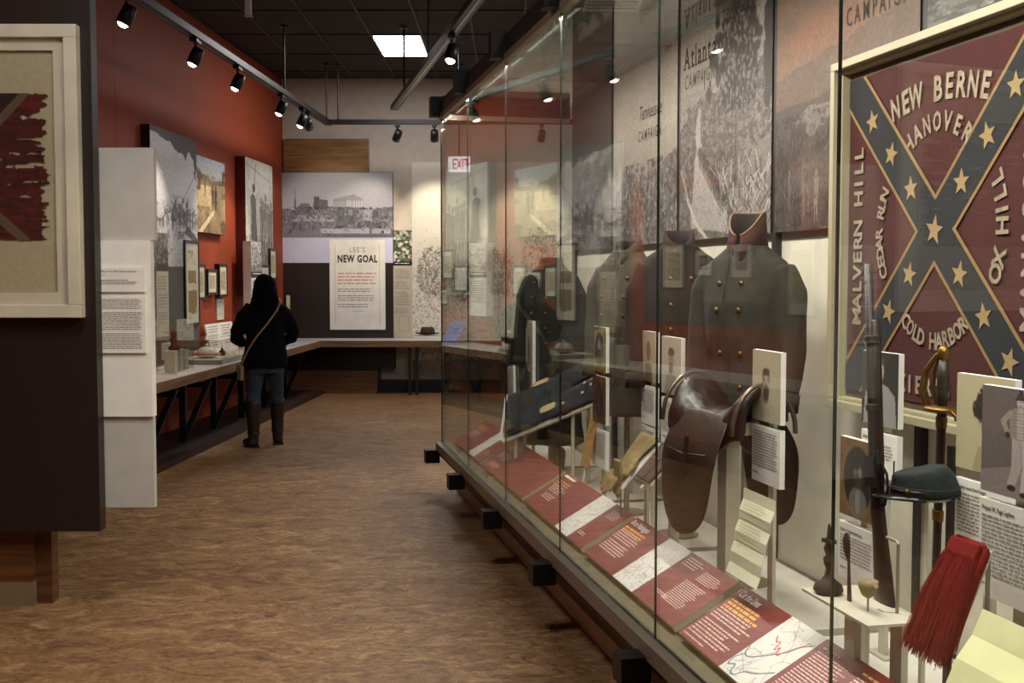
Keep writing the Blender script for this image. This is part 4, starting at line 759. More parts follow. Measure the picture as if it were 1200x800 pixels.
red_panel(4.75, 5.93, 'red text panel titled Cut the Lines with blue rivers on its map', 'Cut the Lines', (.31, .51), 55, [(.02, .175, .3, 4, .014, WSM), (.02, .11, .3, 6, .014, WSM), (.02, .02, .2, 1, .012, WSM), (.63, .262, .1, 1, .018, GINK), (.63, .24, .2, 20, .0112, WSM), (.86, .262, .12, 1, .018, GINK), (.86, .24, .28, 18, .0115, WSM)])
red_panel(6.0, 7.1, 'red text panel at the near end of the case rail', None, (.4, .6), 56, [(.03, .25, .3, 12, .015, WSM)])
for i, x in enumerate((2.28, 3.51, 4.72)): MB().box(x-.03, x+.03, .16, .22, .383, .392).build('white_tab', WHITE, case)
# ---------------------------------------------------------------- stands with portrait and caption boards
def por(kind, seed):
    P = Pic(64, 80, '#b3a890', seed)
    if kind == 'oval_gilt':
        P = Pic(48, 60, '#7a5a32', seed); P.speckle(0, 1, 0, 1, '#5c4222', .5, 16, 16); P.ell(.5, .5, .43, .46, '#8e6f3c'); P.ell(.5, .5, .40, .43, '#1f1c1b'); P.ell(.5, .2, .24, .2, '#6b6862', .9); P.ell(.5, .22, .07, .16, '#8a8780', .8); P.ell(.5, .58, .11, .14, '#6d655c'); P.ell(.5, .48, .1, .1, '#3a342f'); P.ell(.5, .68, .12, .07, '#191615'); P.ell(.55, .6, .04, .06, '#8a8178', .7, 0, .8); P.put(np.clip((np.hypot((P.X-.5)/.4, (P.Y-.5)/.43)-1)*30, 0, 1)*0, '#000000')
    elif kind == 'beard':
        P.put(P.noise(4, 4), '#a0967c', .5); P.poly([(.3, .06), (.4, .22), (.6, .22), (.72, .08)], '#988d72', .5, .04); P.ell(.5, .56, .115, .15, '#a89b80'); P.ell(.5, .705, .125, .055, '#3a322b', .95, .5, .5); P.ell(.4, .62, .035, .09, '#453c33', .9, .4, .6); P.ell(.605, .62, .03, .08, '#453c33', .8, .4, .6)
        P.ell(.5, .40, .105, .13, '#2c2520', .95, .5, .6); P.ell(.5, .47, .085, .05, '#3a322b', .9, .3, .6); P.ell(.5, .475, .04, .012, '#8a7a66', .8); P.ell(.455, .585, .022, .01, '#3a322b', .9); P.ell(.55, .585, .022, .01, '#3a322b', .9); P.line([(.435, .61), (.475, .612)], .006, '#4a4037'); P.line([(.53, .612), (.57, .61)], .006, '#4a4037'); P.line([(.505, .58), (.515, .525), (.49, .52)], .006, '#7d7058')
        P.strokes(60, .38, .62, .28, .5, .02, .004, ['#1f1a16', '#5a4f43'], .7, 2)
    elif kind == 'sketch':
        P = Pic(48, 60, '#b9b2a4', seed); P.put(P.noise(3, 4), '#a59d90', .5); P.ell(.5, .6, .16, .18, '#9a9184'); P.ell(.5, .74, .17, .08, '#57504a', 1, .5); P.ell(.5, .45, .12, .1, '#5c554e', .9, .6); P.rect(.42, .47, .61, .63, '#3a3430'); P.rect(.53, .58, .61, .63, '#3a3430'); P.poly([(.12, 0), (.25, .3), (.42, .38), (.58, .38), (.75, .3), (.9, 0)], '#8e867a', .9, .03)
    elif kind == 'lightcoat':
        P = Pic(48, 60, '#2f2c2b', seed); P.poly([(.05, 0), (.1, .42), (.28, .55), (.5, .6), (.72, .54), (.92, .42), (.97, 0)], '#8c8b8c'); P.poly([(.3, .0), (.33, .2), (.38, .0)], '#5c5b5c', .8); P.ell(.48, .74, .13, .16, '#a39a92'); P.ell(.48, .88, .15, .06, '#4c443e'); P.poly([(.42, .6), (.48, .35), (.56, .6)], '#d4d0cb'); P.rect(.41, .46, .76, .78, '#3a3430'); P.rect(.51, .56, .76, .78, '#3a3430'); P.line([(.48, .74), (.48, .7)], .01, '#766a60')
    elif kind == 'cream':
        P = Pic(48, 60, '#b8ae8e', seed); P.put(P.noise(3, 3), '#a79c7a', .4); P.ell(.62, .63, .22, .22, '#8f8266'); P.ell(.5, .68, .2, .17, '#2c2622', 1, .7); P.ell(.64, .45, .17, .1, '#4a4036', .8, .5); P.ell(.66, .6, .12, .1, '#b0a284'); P.rect(.6, .66, .62, .64, '#2c2622'); P.rect(.72, .78, .62, .64, '#2c2622'); P.poly([(.3, 0), (.4, .26), (.8, .3), (1, .1), (1, 0)], '#978b6c', .8)
    elif kind == 'fulllength':
        P = Pic(90, 116, '#6f6563', seed); P.put(P.noise(3, 3), '#5c5250', .6); P.poly([(0, .2), (.45, .28), (1, .2), (1, -.02), (0, -.02)], '#948885', .6); P.line([(0, .22), (.45, .3), (1, .22)], .006, '#5f5553', .7)
        P.poly([(.40, .1), (.47, .3), (.47, .56), (.68, .56), (.66, .4), (.60, .25), (.5, .08)], '#aaa09b', 1); P.poly([(.60, .05), (.62, .3), (.6, .56), (.73, .56), (.72, .3), (.71, .05)], '#b8aea9'); P.line([(.59, .1), (.62, .3), (.6, .5)], .008, '#746965', .7)
        P.poly([(.44, .54), (.43, .70), (.42, .78), (.50, .825), (.66, .825), (.76, .78), (.74, .7), (.73, .54)], '#94897f', 1, .01); P.poly([(.53, .55), (.54, .82), (.63, .82), (.64, .55)], '#bfb4ae', .75)
        for k in range(8): P.line([(.47, .57+.03*k), (.7, .572+.03*k)], .004, '#665b57', .8)
        P.line([(.44, .775), (.33, .69), (.40, .585)], .036, '#9d9289'); P.line([(.74, .77), (.83, .66), (.80, .55)], .036, '#9d9289'); P.ell(.40, .57, .04, .03, '#2f2725', 1, .3, .4); P.ell(.8, .535, .035, .03, '#b5aaa4', 1, 0, .4)
        P.ell(.585, .875, .052, .055, '#c4b9b2', 1, 0, .4); P.ell(.585, .845, .03, .02, '#8d817a', .7, 0, .6); P.poly([(.52, .905), (.535, .955), (.635, .955), (.65, .905)], '#443b38'); P.line([(.51, .905), (.66, .905)], .008, '#2a2321'); P.ell(.585, .97, .02, .025, '#2a2321', 1, .3, .5); P.line([(.56, .883), (.575, .884)], .005, '#4a403b'); P.line([(.597, .884), (.612, .883)], .005, '#4a403b'); P.line([(.575, .852), (.6, .852)], .004, '#6a5d56')
        P.ell(.47, .09, .065, .03, '#2a2321', 1, .2, .3); P.ell(.66, .05, .07, .025, '#2a2321', 1, .2, .3); P.rect(.86, 1, .08, .52, '#4a413f', .9); P.rect(.84, 1, .5, .54, '#9a8f8a', .8); P.grain(.08, 60, 60)
    elif kind == 'oval_case':
        P = Pic(40, 60, '#6e5a34', seed); P.rect(.1, .9, .08, .92, '#93824f'); P.ell(.5, .5, .36, .38, '#2e2824'); P.ell(.5, .6, .1, .12, '#8a7f72'); P.poly([(.25, .2), (.35, .45), (.65, .45), (.75, .2)], '#4c463f')
    elif kind == 'gilt_dark':
        P = Pic(40, 60, '#6a4420', seed); P.speckle(0, 1, 0, 1, '#4a2c12', .5, 10, 12); P.ell(.5, .5, .3, .36, '#241a14'); P.ell(.5, .55, .12, .14, '#3c342e'); P.poly([(.3, .22), (.38, .42), (.62, .42), (.7, .22)], '#3a3a3e')
    else:
        P.put(P.noise(3, 3), '#8f8572', .5); P.ell(.5, .6, .16, .2, '#6d6355'); P.poly([(.2, 0), (.3, .36), (.7, .36), (.8, 0)], '#4a4238')
    return P
def stand(tc, wc, W, boards, label, cap_title=None, yaw=0, dz=None):
    """a frosted post that carries boards one over the other: (z0, z1, kind, dx)"""
    t = thing('portrait_stand', label, 'portrait stand', cp(tc, wc, DZ), CRZ+yaw, 'portrait and caption stands in the glass case'); top = max(b[1] for b in boards)-DZ
    MB().box(-.02, .022, .022, .036, 0, top-.05).build('post', ACRYL, t); MB().box(-.06, .06, .0, .08, 0, .008).build('foot', ACRYL, t)
    for z0, z1, kind, wd in boards:
        cap = kind == 'caption'; b = MB().box(-wd/2, wd/2, 0, .02, z0-DZ, z1-DZ).build('caption_board' if cap else 'portrait_board', WHITE, t)
        if not cap:
            por(kind, int(tc*100)+int(z0*50)).build('portrait_print', wd, z1-z0, b, y=-.001, z0=z0-DZ)
        else:
            zt = z1-DZ-.02
            if cap_title: text(b, cap_title, -wd/2+.012, zt-.008, .0165 if len(cap_title) < 24 else .0135, TEXTK, y=-.001, bold=.02, xs=.8 if len(cap_title) < 24 else .72); zt -= .02
            n = int((zt-(z0-DZ)-.05)/.0105); small_print(b, -wd/2+.012, zt, wd-.03, max(3, n), .0105, INKG, ragged=.12); small_print(b, -wd/2+.012, z0-DZ+.035, .05, 1, .009, TEXTK)
    return t
stand(2.42, .5, .25, [(1.13, 1.375, 'oval_case', .24), (.845, 1.105, 'gilt_dark', .25), (.60, .81, 'caption', .25)], 'stand of two small gilt portraits with a pale pink caption, by the manila envelope')
stand(3.10, .55, .22, [(1.135, 1.38, 'portrait', .21), (.92, 1.11, 'caption', .21), (.868, .91, 'caption', .21)], 'stand of a dark portrait over two caption cards, left of the sketch portrait')
stand(3.56, .5, .25, [(1.115, 1.375, 'sketch', .25), (.885, 1.095, 'caption', .25)], 'stand with a pale sketched portrait, between the grey jackets and the saddle')
stand(4.57, .5, .24, [(1.115, 1.375, 'beard', .24), (.885, 1.095, 'caption', .24)], 'stand with the tan portrait of a bearded man in front of the saddle')
stand(5.245, .5, .22, [(.893, 1.14, 'oval_gilt', .225), (.69, .868, 'caption', .235)], 'stand with a dark oval portrait on gilt ground, left of the rifle butt', 'Brigadier General Archibald Gracie')
stand(4.93, .75, .24, [(1.14, 1.39, 'lightcoat', .235), (.965, 1.115, 'caption', .235)], 'stand with a portrait of a man in pale coat, behind the rifle barrel', 'Edward')
stand(5.66, .65, .25, [(1.1, 1.37, 'cream', .26), (.86, 1.07, 'caption', .26)], 'stand with a cream portrait half hidden behind the full-length soldier photograph', 'Brigadier General David Weisiger')
stand(6.0, .5, .28, [(1.10, 1.37, 'fulllength', .26), (.83, 1.08, 'caption', .27)], 'stand with a full-length soldier photograph nearest the right edge', 'Private W. Page Lephew')
stand(1.05, .42, .2, [(.83, 1.36, 'portrait', .2)], 'stand with one tall dim portrait board beside the far frock coat')
t = thing('dark_framed_portrait', 'dark wooden framed portrait standing at the far end of the case', 'framed portrait', cp(.5, .4, .62), CRZ); MB().ring(-.14, .14, .2, .6, .03, -.03, .02).build('frame', mat('walnut_frame', '#2a1710', .5), t); MB().box(-.11, .11, -.02, .01, .23, .57).build('plate', mat('dim_plate', '#3a3430', .5, var=.4, scale=12), t); MB().box(-.02, .02, .01, .03, -.28, .3).build('post', BLACK, t)
t = thing('tilted_caption_card', 'tilted white caption card in front of the far frock coat', 'label', cp(.9, .33, .80), CRZ, ry=-.12); board(t, .19, .25, .015, WHITE); small_print(t, -.08, .23, .15, 14, .0125, INKG); MB().box(-.01, .01, .015, .025, -.46, .2).build('post', ACRYL, t)
# ---------------------------------------------------------------- garments
def bvh(o):
    me = o.data; return BVHTree.FromPolygons([v.co[:] for v in me.vertices], [p.vertices[:] for p in me.polygons])
def front(tree, x, z): h = tree.ray_cast(Vector((x, -2, z)), Vector((0, 1, 0))); return h[0].y if h[0] is not None else -.13
def oring(z, rx, ry, cy_=0, n=28, tilt=0): return [(rx*math.copysign(abs(math.cos(a))**.85, math.cos(a)), cy_+ry*math.sin(a), z+tilt*math.sin(a)) for a in [2*PI*j/n for j in range(n)]]
def collar(t, z, rx, ry, h, m, gap=9, lean=.004, cy_=.0, drop=.05, name='collar', n=30):
    mb = MB(); secs = []
    for j in range(n+1):
        a = math.radians(-90+gap+(360-2*gap)*j/n); c, s = math.cos(a), math.sin(a); fr = max(0, -s); hz = h*(1-.35*fr); zz = z-drop*fr**1.5
        secs.append([(c*(rx+.018), cy_+s*(ry+.018), zz-.03), (c*(rx+lean), cy_+s*(ry+lean), zz+hz), (c*(rx+lean-.008), cy_+s*(ry+lean-.008), zz+hz), (c*(rx+.004), cy_+s*(ry+.004), zz-.03)])
    c_ = mb.loft(secs).build(name, m, t, True); li = MB()
    li.loft([[(q[2][0]*.96, q[2][1]*.96, q[2][2]-.004), (q[3][0]*.96, q[3][1]*.96, q[3][2]), (q[3][0]*.93, q[3][1]*.93, q[3][2]), (q[2][0]*.93, q[2][1]*.93, q[2][2]-.004)] for q in secs]).build('collar_lining', mat('collar_lining', '#1a0f0b', .9), c_, True); return c_
def buttons(t, tree, xs, zs, r=.011, m=None):
    for z in zs:
        for x in xs:
            y = front(tree, x, z); MB().lathe([(.001, .008), (r*.6, .007), (r, .003), (r, -.003)], 10, (0, 0, 0), 'y').build('button', m or BRASS, t, True, loc=(x, y-.002, z), rot=(0, 0, 0)).scale = (1, 1, 1)
def coat(name, label, t_, w_, yaw, cloth, zs, hem, dims, sleeve, collar_m, btn, trim=None, lap=None, wr=.008, group='uniform coats in the glass case', seed=0, neck=.07, ch=.085, lining='#1c1512', under='coat'):
    """zs: hem, waist, chest, shoulder, neck heights above the deck"""
    o = thing(name, label, 'coat', cp(t_, w_, DZ), CRZ+yaw, group); zh, zw, zc, zsh, zn = zs; (hr, hd), (wr_, wd), (cr, cd), (sr, sd) = dims
    m = MB().loft([oring(zh, hr, hd), oring((zh+zw)/2, (hr+wr_)/2*.99, (hd+wd)/2), oring(zw, wr_, wd), oring((zw+zc)/2, (wr_+cr)/2*1.01, (wd+cd)/2*1.03, -.006), oring(zc, cr, cd, -.008), oring(zsh-.05, sr, sd), oring(zsh, sr*.86, sd*.85), oring((zsh+zn)/2+.005, sr*.58, sd*.74), oring(zn, neck+.012, neck+.016)])
    for s in (-1, 1): m.tube([(s*(sr-.055), 0, zsh-.045)]+[(s*x, y, z) for x, y, z in sleeve[0]], [.07]+sleeve[1], 14)
    b = fuse(m, 'coat_body', cloth, o, .009, 7, wr, 11, seed); tr = bvh(b)
    MB().loft([oring(zn-.004, neck-.01, neck-.008, n=20), oring(zn+.012, neck-.012, neck-.01, n=20)]).build('neck_lining', mat('coat_lining', lining, .9), o)
    collar(o, zn, neck, neck+.005, ch, collar_m)
    if trim: MB().tube([(c*(neck+.003), s*(neck+.008), zn+ch*(1-.35*max(0, -s))-.05*max(0, -s)**1.5) for c, s in [(math.cos(math.radians(-90+9+342*j/24)), math.sin(math.radians(-90+9+342*j/24))) for j in range(25)]], .004, 6).build('collar_piping', trim, o, True)
    x0 = lap or 0; pts = [(x0*(.4+.6*f), front(tr, x0*(.4+.6*f), zh+.01+(zn-.07-zh)*f)-.002, zh+.01+(zn-.07-zh)*f) for f in [j/12 for j in range(13)]]
    MB().tube(pts, .0045, 6).build('front_edge', cloth, o, True)
    for s in (-1, 1):
        (x, y, z), r = sleeve[0][-1], sleeve[1][-1]; (x2, y2, z2) = sleeve[0][-2]; d = (Vector((s*x, y, z))-Vector((s*x2, y2, z2))).normalized(); p = Vector((s*x, y, z))
        MB().tube([p-d*.07, p+d*.006], r+.005, 14).build('cuff', cloth, o, True)
    buttons(o, tr, *btn)
    pole = thing('garment_stand', 'slim grey post inside and under the '+under, 'garment stand', cp(t_, w_, DZ), CRZ, 'posts that carry the coats in the case'); MB().tube([(0, 0, 0.008), (0, 0, zw)], .016, 10).build('pole', ALU, pole); MB().lathe([(.11, 0), (.11, .008), (.02, .012)], 20).build('base', ALU, pole)
    return o
GRYW = mat('grey_brown_wool', '#2c261d', .95, var=.22, scale=22, bump=.35, bscale=160); GRY2 = mat('pale_grey_wool', '#463f34', .95, var=.2, scale=22, bump=.35, bscale=160); OLIV = mat('dark_olive_wool', '#1c1a14', .95, var=.2, scale=20, bump=.35, bscale=160); MAR = mat('maroon_brown_wool', '#241813', .95, var=.2, scale=20, bump=.35, bscale=160); RCOL = mat('rust_collar_cloth', '#35150d', .9, var=.2, scale=30); TRIMB = mat('tan_piping', '#8a6a4c', .8)
SL = ([(.20, -.0, 1.24), (.218, -.01, 1.0), (.208, -.05, .76)], [.068, .06, .052])
coat('grey_jacket', 'large grey jacket with rust collar and brass buttons, hanging behind the saddle', 3.93, .70, math.radians(36), GRYW, (.70, .95, 1.2, 1.37, 1.44), None, ((.185, .14), (.165, .125), (.19, .14), (.205, .11)), SL, RCOL, ([-.055, .045], [1.28, 1.17, .99, .85, .74]), TRIMB, lap=-.03, ch=.135, under='grey jacket behind the saddle')
coat('grey_jacket', 'pale grey jacket with one row of buttons, left of the maroon coat', 2.42, .66, math.radians(35), GRY2, (.55, .92, 1.18, 1.38, 1.45), None, ((.18, .14), (.165, .125), (.185, .14), (.195, .105)), SL, GRY2, ([-.075, .075], [1.30, 1.2, 1.1, 1.0, .9, .8]), None, lap=.0, seed=3, ch=.06, under='pale grey jacket')
coat('maroon_coat', 'maroon-brown coat with rust collar between the two grey jackets', 3.0, .74, math.radians(75), MAR, (.6, .95, 1.2, 1.40, 1.47), None, ((.185, .15), (.17, .13), (.19, .14), (.2, .11)), SL, RCOL, ([-.05, .05], [1.3, 1.17, 1.05]), None, lap=-.02, seed=6, ch=.07, under='maroon-brown coat')
coat('frock_coat', 'long dark olive frock coat with brass buttons at the far end of the case', 1.0, .58, math.radians(38), OLIV, (.2, .9, 1.13, 1.33, 1.39), None, ((.24, .19), (.17, .13), (.19, .14), (.20, .11)), ([(.215, 0, 1.18), (.24, -.0, .95), (.235, -.03, .70)], [.07, .062, .054]), OLIV, ([-.05, .06], [1.27, 1.17, 1.07, .97, .87]), None, lap=-.02, seed=9, ch=.05, lining='#b8b4a8', under='dark olive frock coat')
# ---------------------------------------------------------------- saddle
LEA = mat('dark_saddle_leather', '#24120d', .38, var=.3, scale=10, bump=.15, bscale=80); LEA2 = mat('worn_flap_leather', '#2f1b0d', .5, var=.25, scale=9, bump=.2, bscale=60)
sd = thing('saddle', 'dark brown leather saddle with long rounded skirts on a post', 'saddle', cp(4.30, .47, DZ), CRZ+math.radians(100))
def arc_ring(y, top, hw, th, fl=0): # saddle cross-section: an arch open below
    pts = []
    for j in range(13): a = PI*j/12; pts.append((hw*math.cos(a), y, top-.20+.20*math.sin(a)**.8))
    for j in range(12, -1, -1): a = PI*j/12; pts.append(((hw-th)*math.cos(a), y, top-.20+(.20-th)*math.sin(a)**.8))
    return pts
m = MB().loft([arc_ring(y, tp, hw, .03) for y, tp, hw in ((-.23, .90, .10), (-.19, .895, .125), (-.13, .84, .145), (-.03, .80, .155), (.08, .80, .16), (.17, .85, .16), (.22, .90, .15), (.25, .92, .12))])
fuse(m, 'seat', LEA, sd, .009, 6, .003, 20)
for s in (-1, 1):
    rg = []
    for j, (z, y0, y1) in enumerate(((.80, -.17, .17), (.74, -.20, .19), (.66, -.21, .20), (.58, -.20, .20), (.50, -.185, .19), (.42, -.165, .17), (.37, -.13, .135), (.335, -.08, .085), (.32, -.02, .03))):
        x = .10+.085*min(1, j/2.2)+.004*j; rg.append([(s*x, y0, z), (s*(x+.006), (y0+y1)/2, z), (s*x, y1, z), (s*(x-.012), y1, z), (s*(x-.006), (y0+y1)/2, z), (s*(x-.012), y0, z)])
    f = sub(MB().loft(rg).build('skirt', LEA2, sd, True), 2)
    MB().tube([(s*.196, -.14, .64), (s*.208, -.0, .63), (s*.196, .14, .64)], .004, 6).build('skirt_seam', LEA, f, True); MB().beam((s*.20, -.02, .70), (s*.215, -.02, .54), .025, .006).build('stirrup_strap', LEA, sd)
m = MB().tube([(.14*math.cos(a), -.235, .72+.19*math.sin(a)) for a in [PI*j/14 for j in range(15)]], .009, 8); m.build('pommel_rim', mat('pommel_plate', '#6a5a4c', .3, .7), sd, True)
MB().tube([(.15*math.cos(a), .255, .73+.19*math.sin(a)) for a in [PI*j/14 for j in range(15)]], .009, 8).build('cantle_rim', mat('pommel_plate', '#6a5a4c', .3, .7), sd, True)
MB().lathe([(.012, 0), (.014, .006), (.004, .01)], 10, (0, 0, 0), 'y').build('stud', BRASS, sd, True, loc=(0, -.245, .85)); MB().box(-.07, .07, -.1, .1, .7, .75).build('rest_block', ACRYL, sd); MB().box(-.03, .03, -.03, .03, 0.008, .7).build('post', ACRYL, sd); MB().box(-.12, .12, -.12, .12, 0, .008).build('foot', ACRYL, sd)
# ---------------------------------------------------------------- rifle, sword, cap
STOCK = mat('walnut_stock', '#21100a', .4, var=.3, scale=5, stretch=(6, 6, 1)); IRON = mat('dark_iron', '#1c1512', .5, .5)
r_ = thing('rifle', 'upright rifle with walnut stock standing before the flag frame', 'rifle', cp(5.475, .45, .655), CRZ, ry=-.075)
rg = []
for z, hw, dx in ((0, .012, .035), (.01, .048, .03), (.05, .056, .028), (.15, .046, .02), (.24, .036, .01), (.31, .026, .0), (.36, .022, -.003), (.40, .026, 0), (.48, .026, 0), (.7, .022, 0), (.86, .019, 0), (.87, .012, 0)): rg.append([(dx+hw*math.cos(a), .02*math.sin(a)*(.7+.3*(hw < .03)), z) for a in [2*PI*j/12 for j in range(12)]])
MB().loft(rg).build('stock', STOCK, r_, True); MB().tube([(0, -.012, .40), (0, -.012, 1.03)], .0125, 10).build('barrel', IRON, r_, True)
MB().box(-.026, .03, -.026, -.016, .38, .47).build('lock_plate', IRON, r_); MB().tube([(.03, -.01, .42), (.045, -.02, .45), (.035, -.02, .49)], .008, 8).build('hammer', IRON, r_); MB().tube([(.024, 0, .45), (.055, 0, .42), (.06, 0, .38), (.04, 0, .33), (.022, 0, .325)], .0045, 6).build('trigger_guard', IRON, r_); MB().tube([(.02, 0, .40), (.035, 0, .39), (.032, 0, .37)], .003, 6).build('trigger', IRON, r_)
for z in (.60, .80): MB().lathe([(.024, 0), (.0245, .018), (.023, .02)], 14, (0, -.004, z)).build('barrel_band', IRON, r_)
MB().tube([(.0, -.014, .97), (.0, -.030, .975), (0, -.014, .985)], .003, 6).build('front_sight', IRON, r_)
rs = thing('rifle_stand', 'thin metal rod stand hooked round the rifle stock', 'display stand', cp(5.60, .43, DZ), CRZ); MB().tube([(0, 0, 0.004), (0, 0, .56), (-.01, 0, .565), (-.06, .0, .565)], .005, 8).build('rod', ALU, rs); MB().lathe([(.05, 0), (.05, .006), (.01, .008)], 16).build('base', ALU, rs); MB().tube([(0, 0, .36), (-.02, -.03, .36), (-.05, -.03, .36)], .004, 6).build('hook', IRON, rs)
sw = thing('sword', 'sheathed sword with brass basket hilt standing by the cap', 'sword', cp(5.42, .66, .62), CRZ, ry=.03)
MB().loft([[(.02*math.cos(a)*k, .009*math.sin(a)*k, z) for a in [2*PI*j/10 for j in range(10)]] for z, k in ((0, .5), (.02, .9), (.62, 1.05), (.625, 1.05))]).build('scabbard', mat('dark_scabbard', '#241810', .4, .3), sw, True)
for z in (.0, .3, .58): MB().lathe([(.022, 0), (.023, .03), (.022, .032)], 12, (0, 0, z)).build('scabbard_band', BRASS, sw).scale = (1, .6, 1)
MB().lathe([(.014, .64), (.016, .68), (.017, .73), (.014, .78)], 12).build('grip', mat('ribbed_grip', '#2a241c', .5, var=.5, scale=60, stretch=(.1, .1, 1)), sw, True); MB().lathe([(.012, .775), (.018, .79), (.019, .805), (.012, .82), (.003, .824)], 14).build('pommel', BRASS, sw, True); MB().lathe([(.03, .625), (.052, .632), (.05, .64), (.012, .645)], 18).build('guard_plate', BRASS, sw, True)
for a in (-.75, -.25, .25, .75): MB().tube([(-.045*math.cos(a), -.045*math.sin(a), .635), (-.072*math.cos(a), -.06*math.sin(a), .68), (-.066*math.cos(a), -.05*math.sin(a), .74), (-.03*math.cos(a), -.02*math.sin(a), .79), (-.008, 0, .81)], .0055, 8).build('knuckle_bow', BRASS, sw, True)
MB().tube([(.045, 0, .635), (.07, 0, .625), (.075, 0, .61)], .006, 8).build('quillon', BRASS, sw, True)
ss = thing('sword_rest', 'dark post that holds the sheathed sword upright', 'display stand', cp(5.42, .70, DZ), CRZ); MB().box(-.012, .012, .0, .015, 0, .8).build('post', BLACK, ss); MB().box(-.05, .05, -.05, .05, 0, .008).build('foot', BLACK, ss); MB().box(-.03, .03, -.06, .0, .265, .275).build('rest', BLACK, ss)
KEP = mat('dark_green_wool', '#141d1c', .95, var=.25, scale=25, bump=.35, bscale=150); kp = thing('kepi', 'dark green soldier cap with leather visor on a stand', 'cap', cp(5.52, .56, 1.02), CRZ+math.radians(-30))
kp.scale = (.86, .86, .86)
m = MB().loft([[(rx*math.cos(a), cy_+ry*math.sin(a), z+tl*math.sin(a)) for a in [2*PI*j/24 for j in range(24)]] for z, rx, ry, cy_, tl in ((0, .092, .108, 0, 0), (.03, .092, .107, 0, 0), (.06, .087, .1, -.006, .006), (.078, .08, .09, -.016, .016), (.084, .07, .08, -.018, .018))])
fuse(m, 'crown', KEP, kp, .006, 3, .004, 26); MB().loft([[(r*.094*math.cos(a), r*.110*math.sin(a), z) for a in [2*PI*j/24 for j in range(24)]] for r, z in ((1, .002), (1.015, .004), (1.015, .026), (1, .03))]).build('band', KEP, kp, True)
vs = MB(); rg = []
for j in range(15): a = PI+PI*j/14; c, s = math.cos(a), math.sin(a); k = .5+.5*abs(s)**.7; rg.append([(.092*c, .106*s, .008), (.098*c, .106*s-.065*abs(s)**.8, -.008), (.098*c, .106*s-.065*abs(s)**.8, -.012), (.090*c, .104*s, .003)])
vs.loft(rg).build('visor', mat('visor_leather', '#171210', .3), kp, True); MB().tube([(.093*math.cos(a), .109*math.sin(a)-.003, .018) for a in [PI+PI*j/14 for j in range(15)]], .0045, 6).build('chin_strap', LEA, kp, True)
for s in (-1, 1): MB().lathe([(.001, .006), (.008, .004), (.009, -.002)], 10, (0, 0, 0), 'y').build('button', BRASS, kp, True, loc=(s*.085, -.06, .02), rot=(0, 0, s*.9))
MB().tube([(-.05, -.102, .02), (-.045, -.10, .07), (-.04, -.1, .10)], .003, 6).build('seam_piping', LEA, kp)
ks = thing('cap_stand', 'clear rod stand under the dark green soldier cap', 'display stand', cp(5.52, .56, DZ), CRZ); MB().tube([(0, 0, .006), (0, 0, .665)], .01, 10).build('rod', ACRYL, ks); MB().lathe([(.06, 0), (.06, .006), (.01, .008)], 18).build('base', ACRYL, ks); MB().lathe([(.07, .668), (.07, .674), (.01, .675)], 18).build('top_disc', ACRYL, ks)
# ---------------------------------------------------------------- small relics
st = thing('acrylic_stand', 'small clear acrylic table carrying rusty camp relics', 'display stand', cp(5.50, .38, DZ), CRZ); MB().box(-.2, .19, -.09, .09, .355, .363).build('top', ACRYL, st); MB().box(-.03, .03, -.04, -.02, 0, .355).build('leg', ACRYL, st); MB().box(.1, .16, .03, .05, 0, .355).build('leg', ACRYL, st)
RUST = mat('rusted_iron', '#2b211c', .75, .3, var=.4, scale=40)
def pin(p, h, prn): MB().tube([(0, 0, -h), (0, 0, 0)], .003, 6).build('mount_pin', ALU, prn)
sp = thing('spoon', 'dark worn spoon mounted upright before the white caption', 'spoon', cp(5.46, .36, .703), CRZ, ry=-.06)
MB().loft([[(hw*math.cos(a), dy+th*math.sin(a), z) for a in [2*PI*j/10 for j in range(10)]] for z, hw, th, dy in ((0, .012, .004, 0), (.03, .011, .004, 0), (.08, .006, .004, .0), (.115, .005, .004, 0), (.128, .012, .004, -.003), (.15, .021, .004, -.006), (.175, .023, .004, -.007), (.195, .014, .004, -.004), (.203, .004, .003, 0))]).build('spoon_body', mat('dark_pewter', '#3a2a24', .5, .4), sp, True)
fk = thing('iron_implement', 'rusted iron camp implement with knobbed shaft, left of the worn spoon', 'relic', cp(5.37, .34, .703), CRZ)
MB().lathe([(.035, 0), (.045, .012), (.04, .028), (.022, .04), (.012, .055), (.008, .075), (.015, .09), (.017, .105), (.009, .115), (.016, .135), (.01, .15), (.007, .17), (.005, .2), (.002, .21)], 14).build('shaft', RUST, fk, True); MB().beam((-.03, 0, .155), (.03, 0, .16), .018, .012).build('cross_bar', RUST, fk); MB().tube([(-.04, 0, .015), (-.06, 0, .02), (-.058, 0, .0)], .006, 6).build('loop', RUST, fk); MB().tube([(.01, -.005, .07), (.028, -.005, .09), (.015, -.005, .115)], .004, 6).build('side_ring', RUST, fk)
cu = thing('pipe_bowl', 'small tan pipe bowl on a pin, right of the worn spoon', 'pipe bowl', cp(5.565, .36, .74), CRZ); MB().lathe([(.004, .0), (.018, .01), (.026, .03), (.028, .05), (.024, .05), (.02, .03), (.006, .02)], 16).build('bowl', mat('tan_pipe_clay', '#7a6a48', .6), cu, True); MB().tube([(.02, 0, .03), (.036, 0, .042), (.04, 0, .046)], .008, 8).build('shank', mat('tan_pipe_clay', '#7a6a48', .6), cu); MB().tube([(0, 0, -.037), (0, 0, .002)], .003, 6).build('mount_pin', ALU, cu)
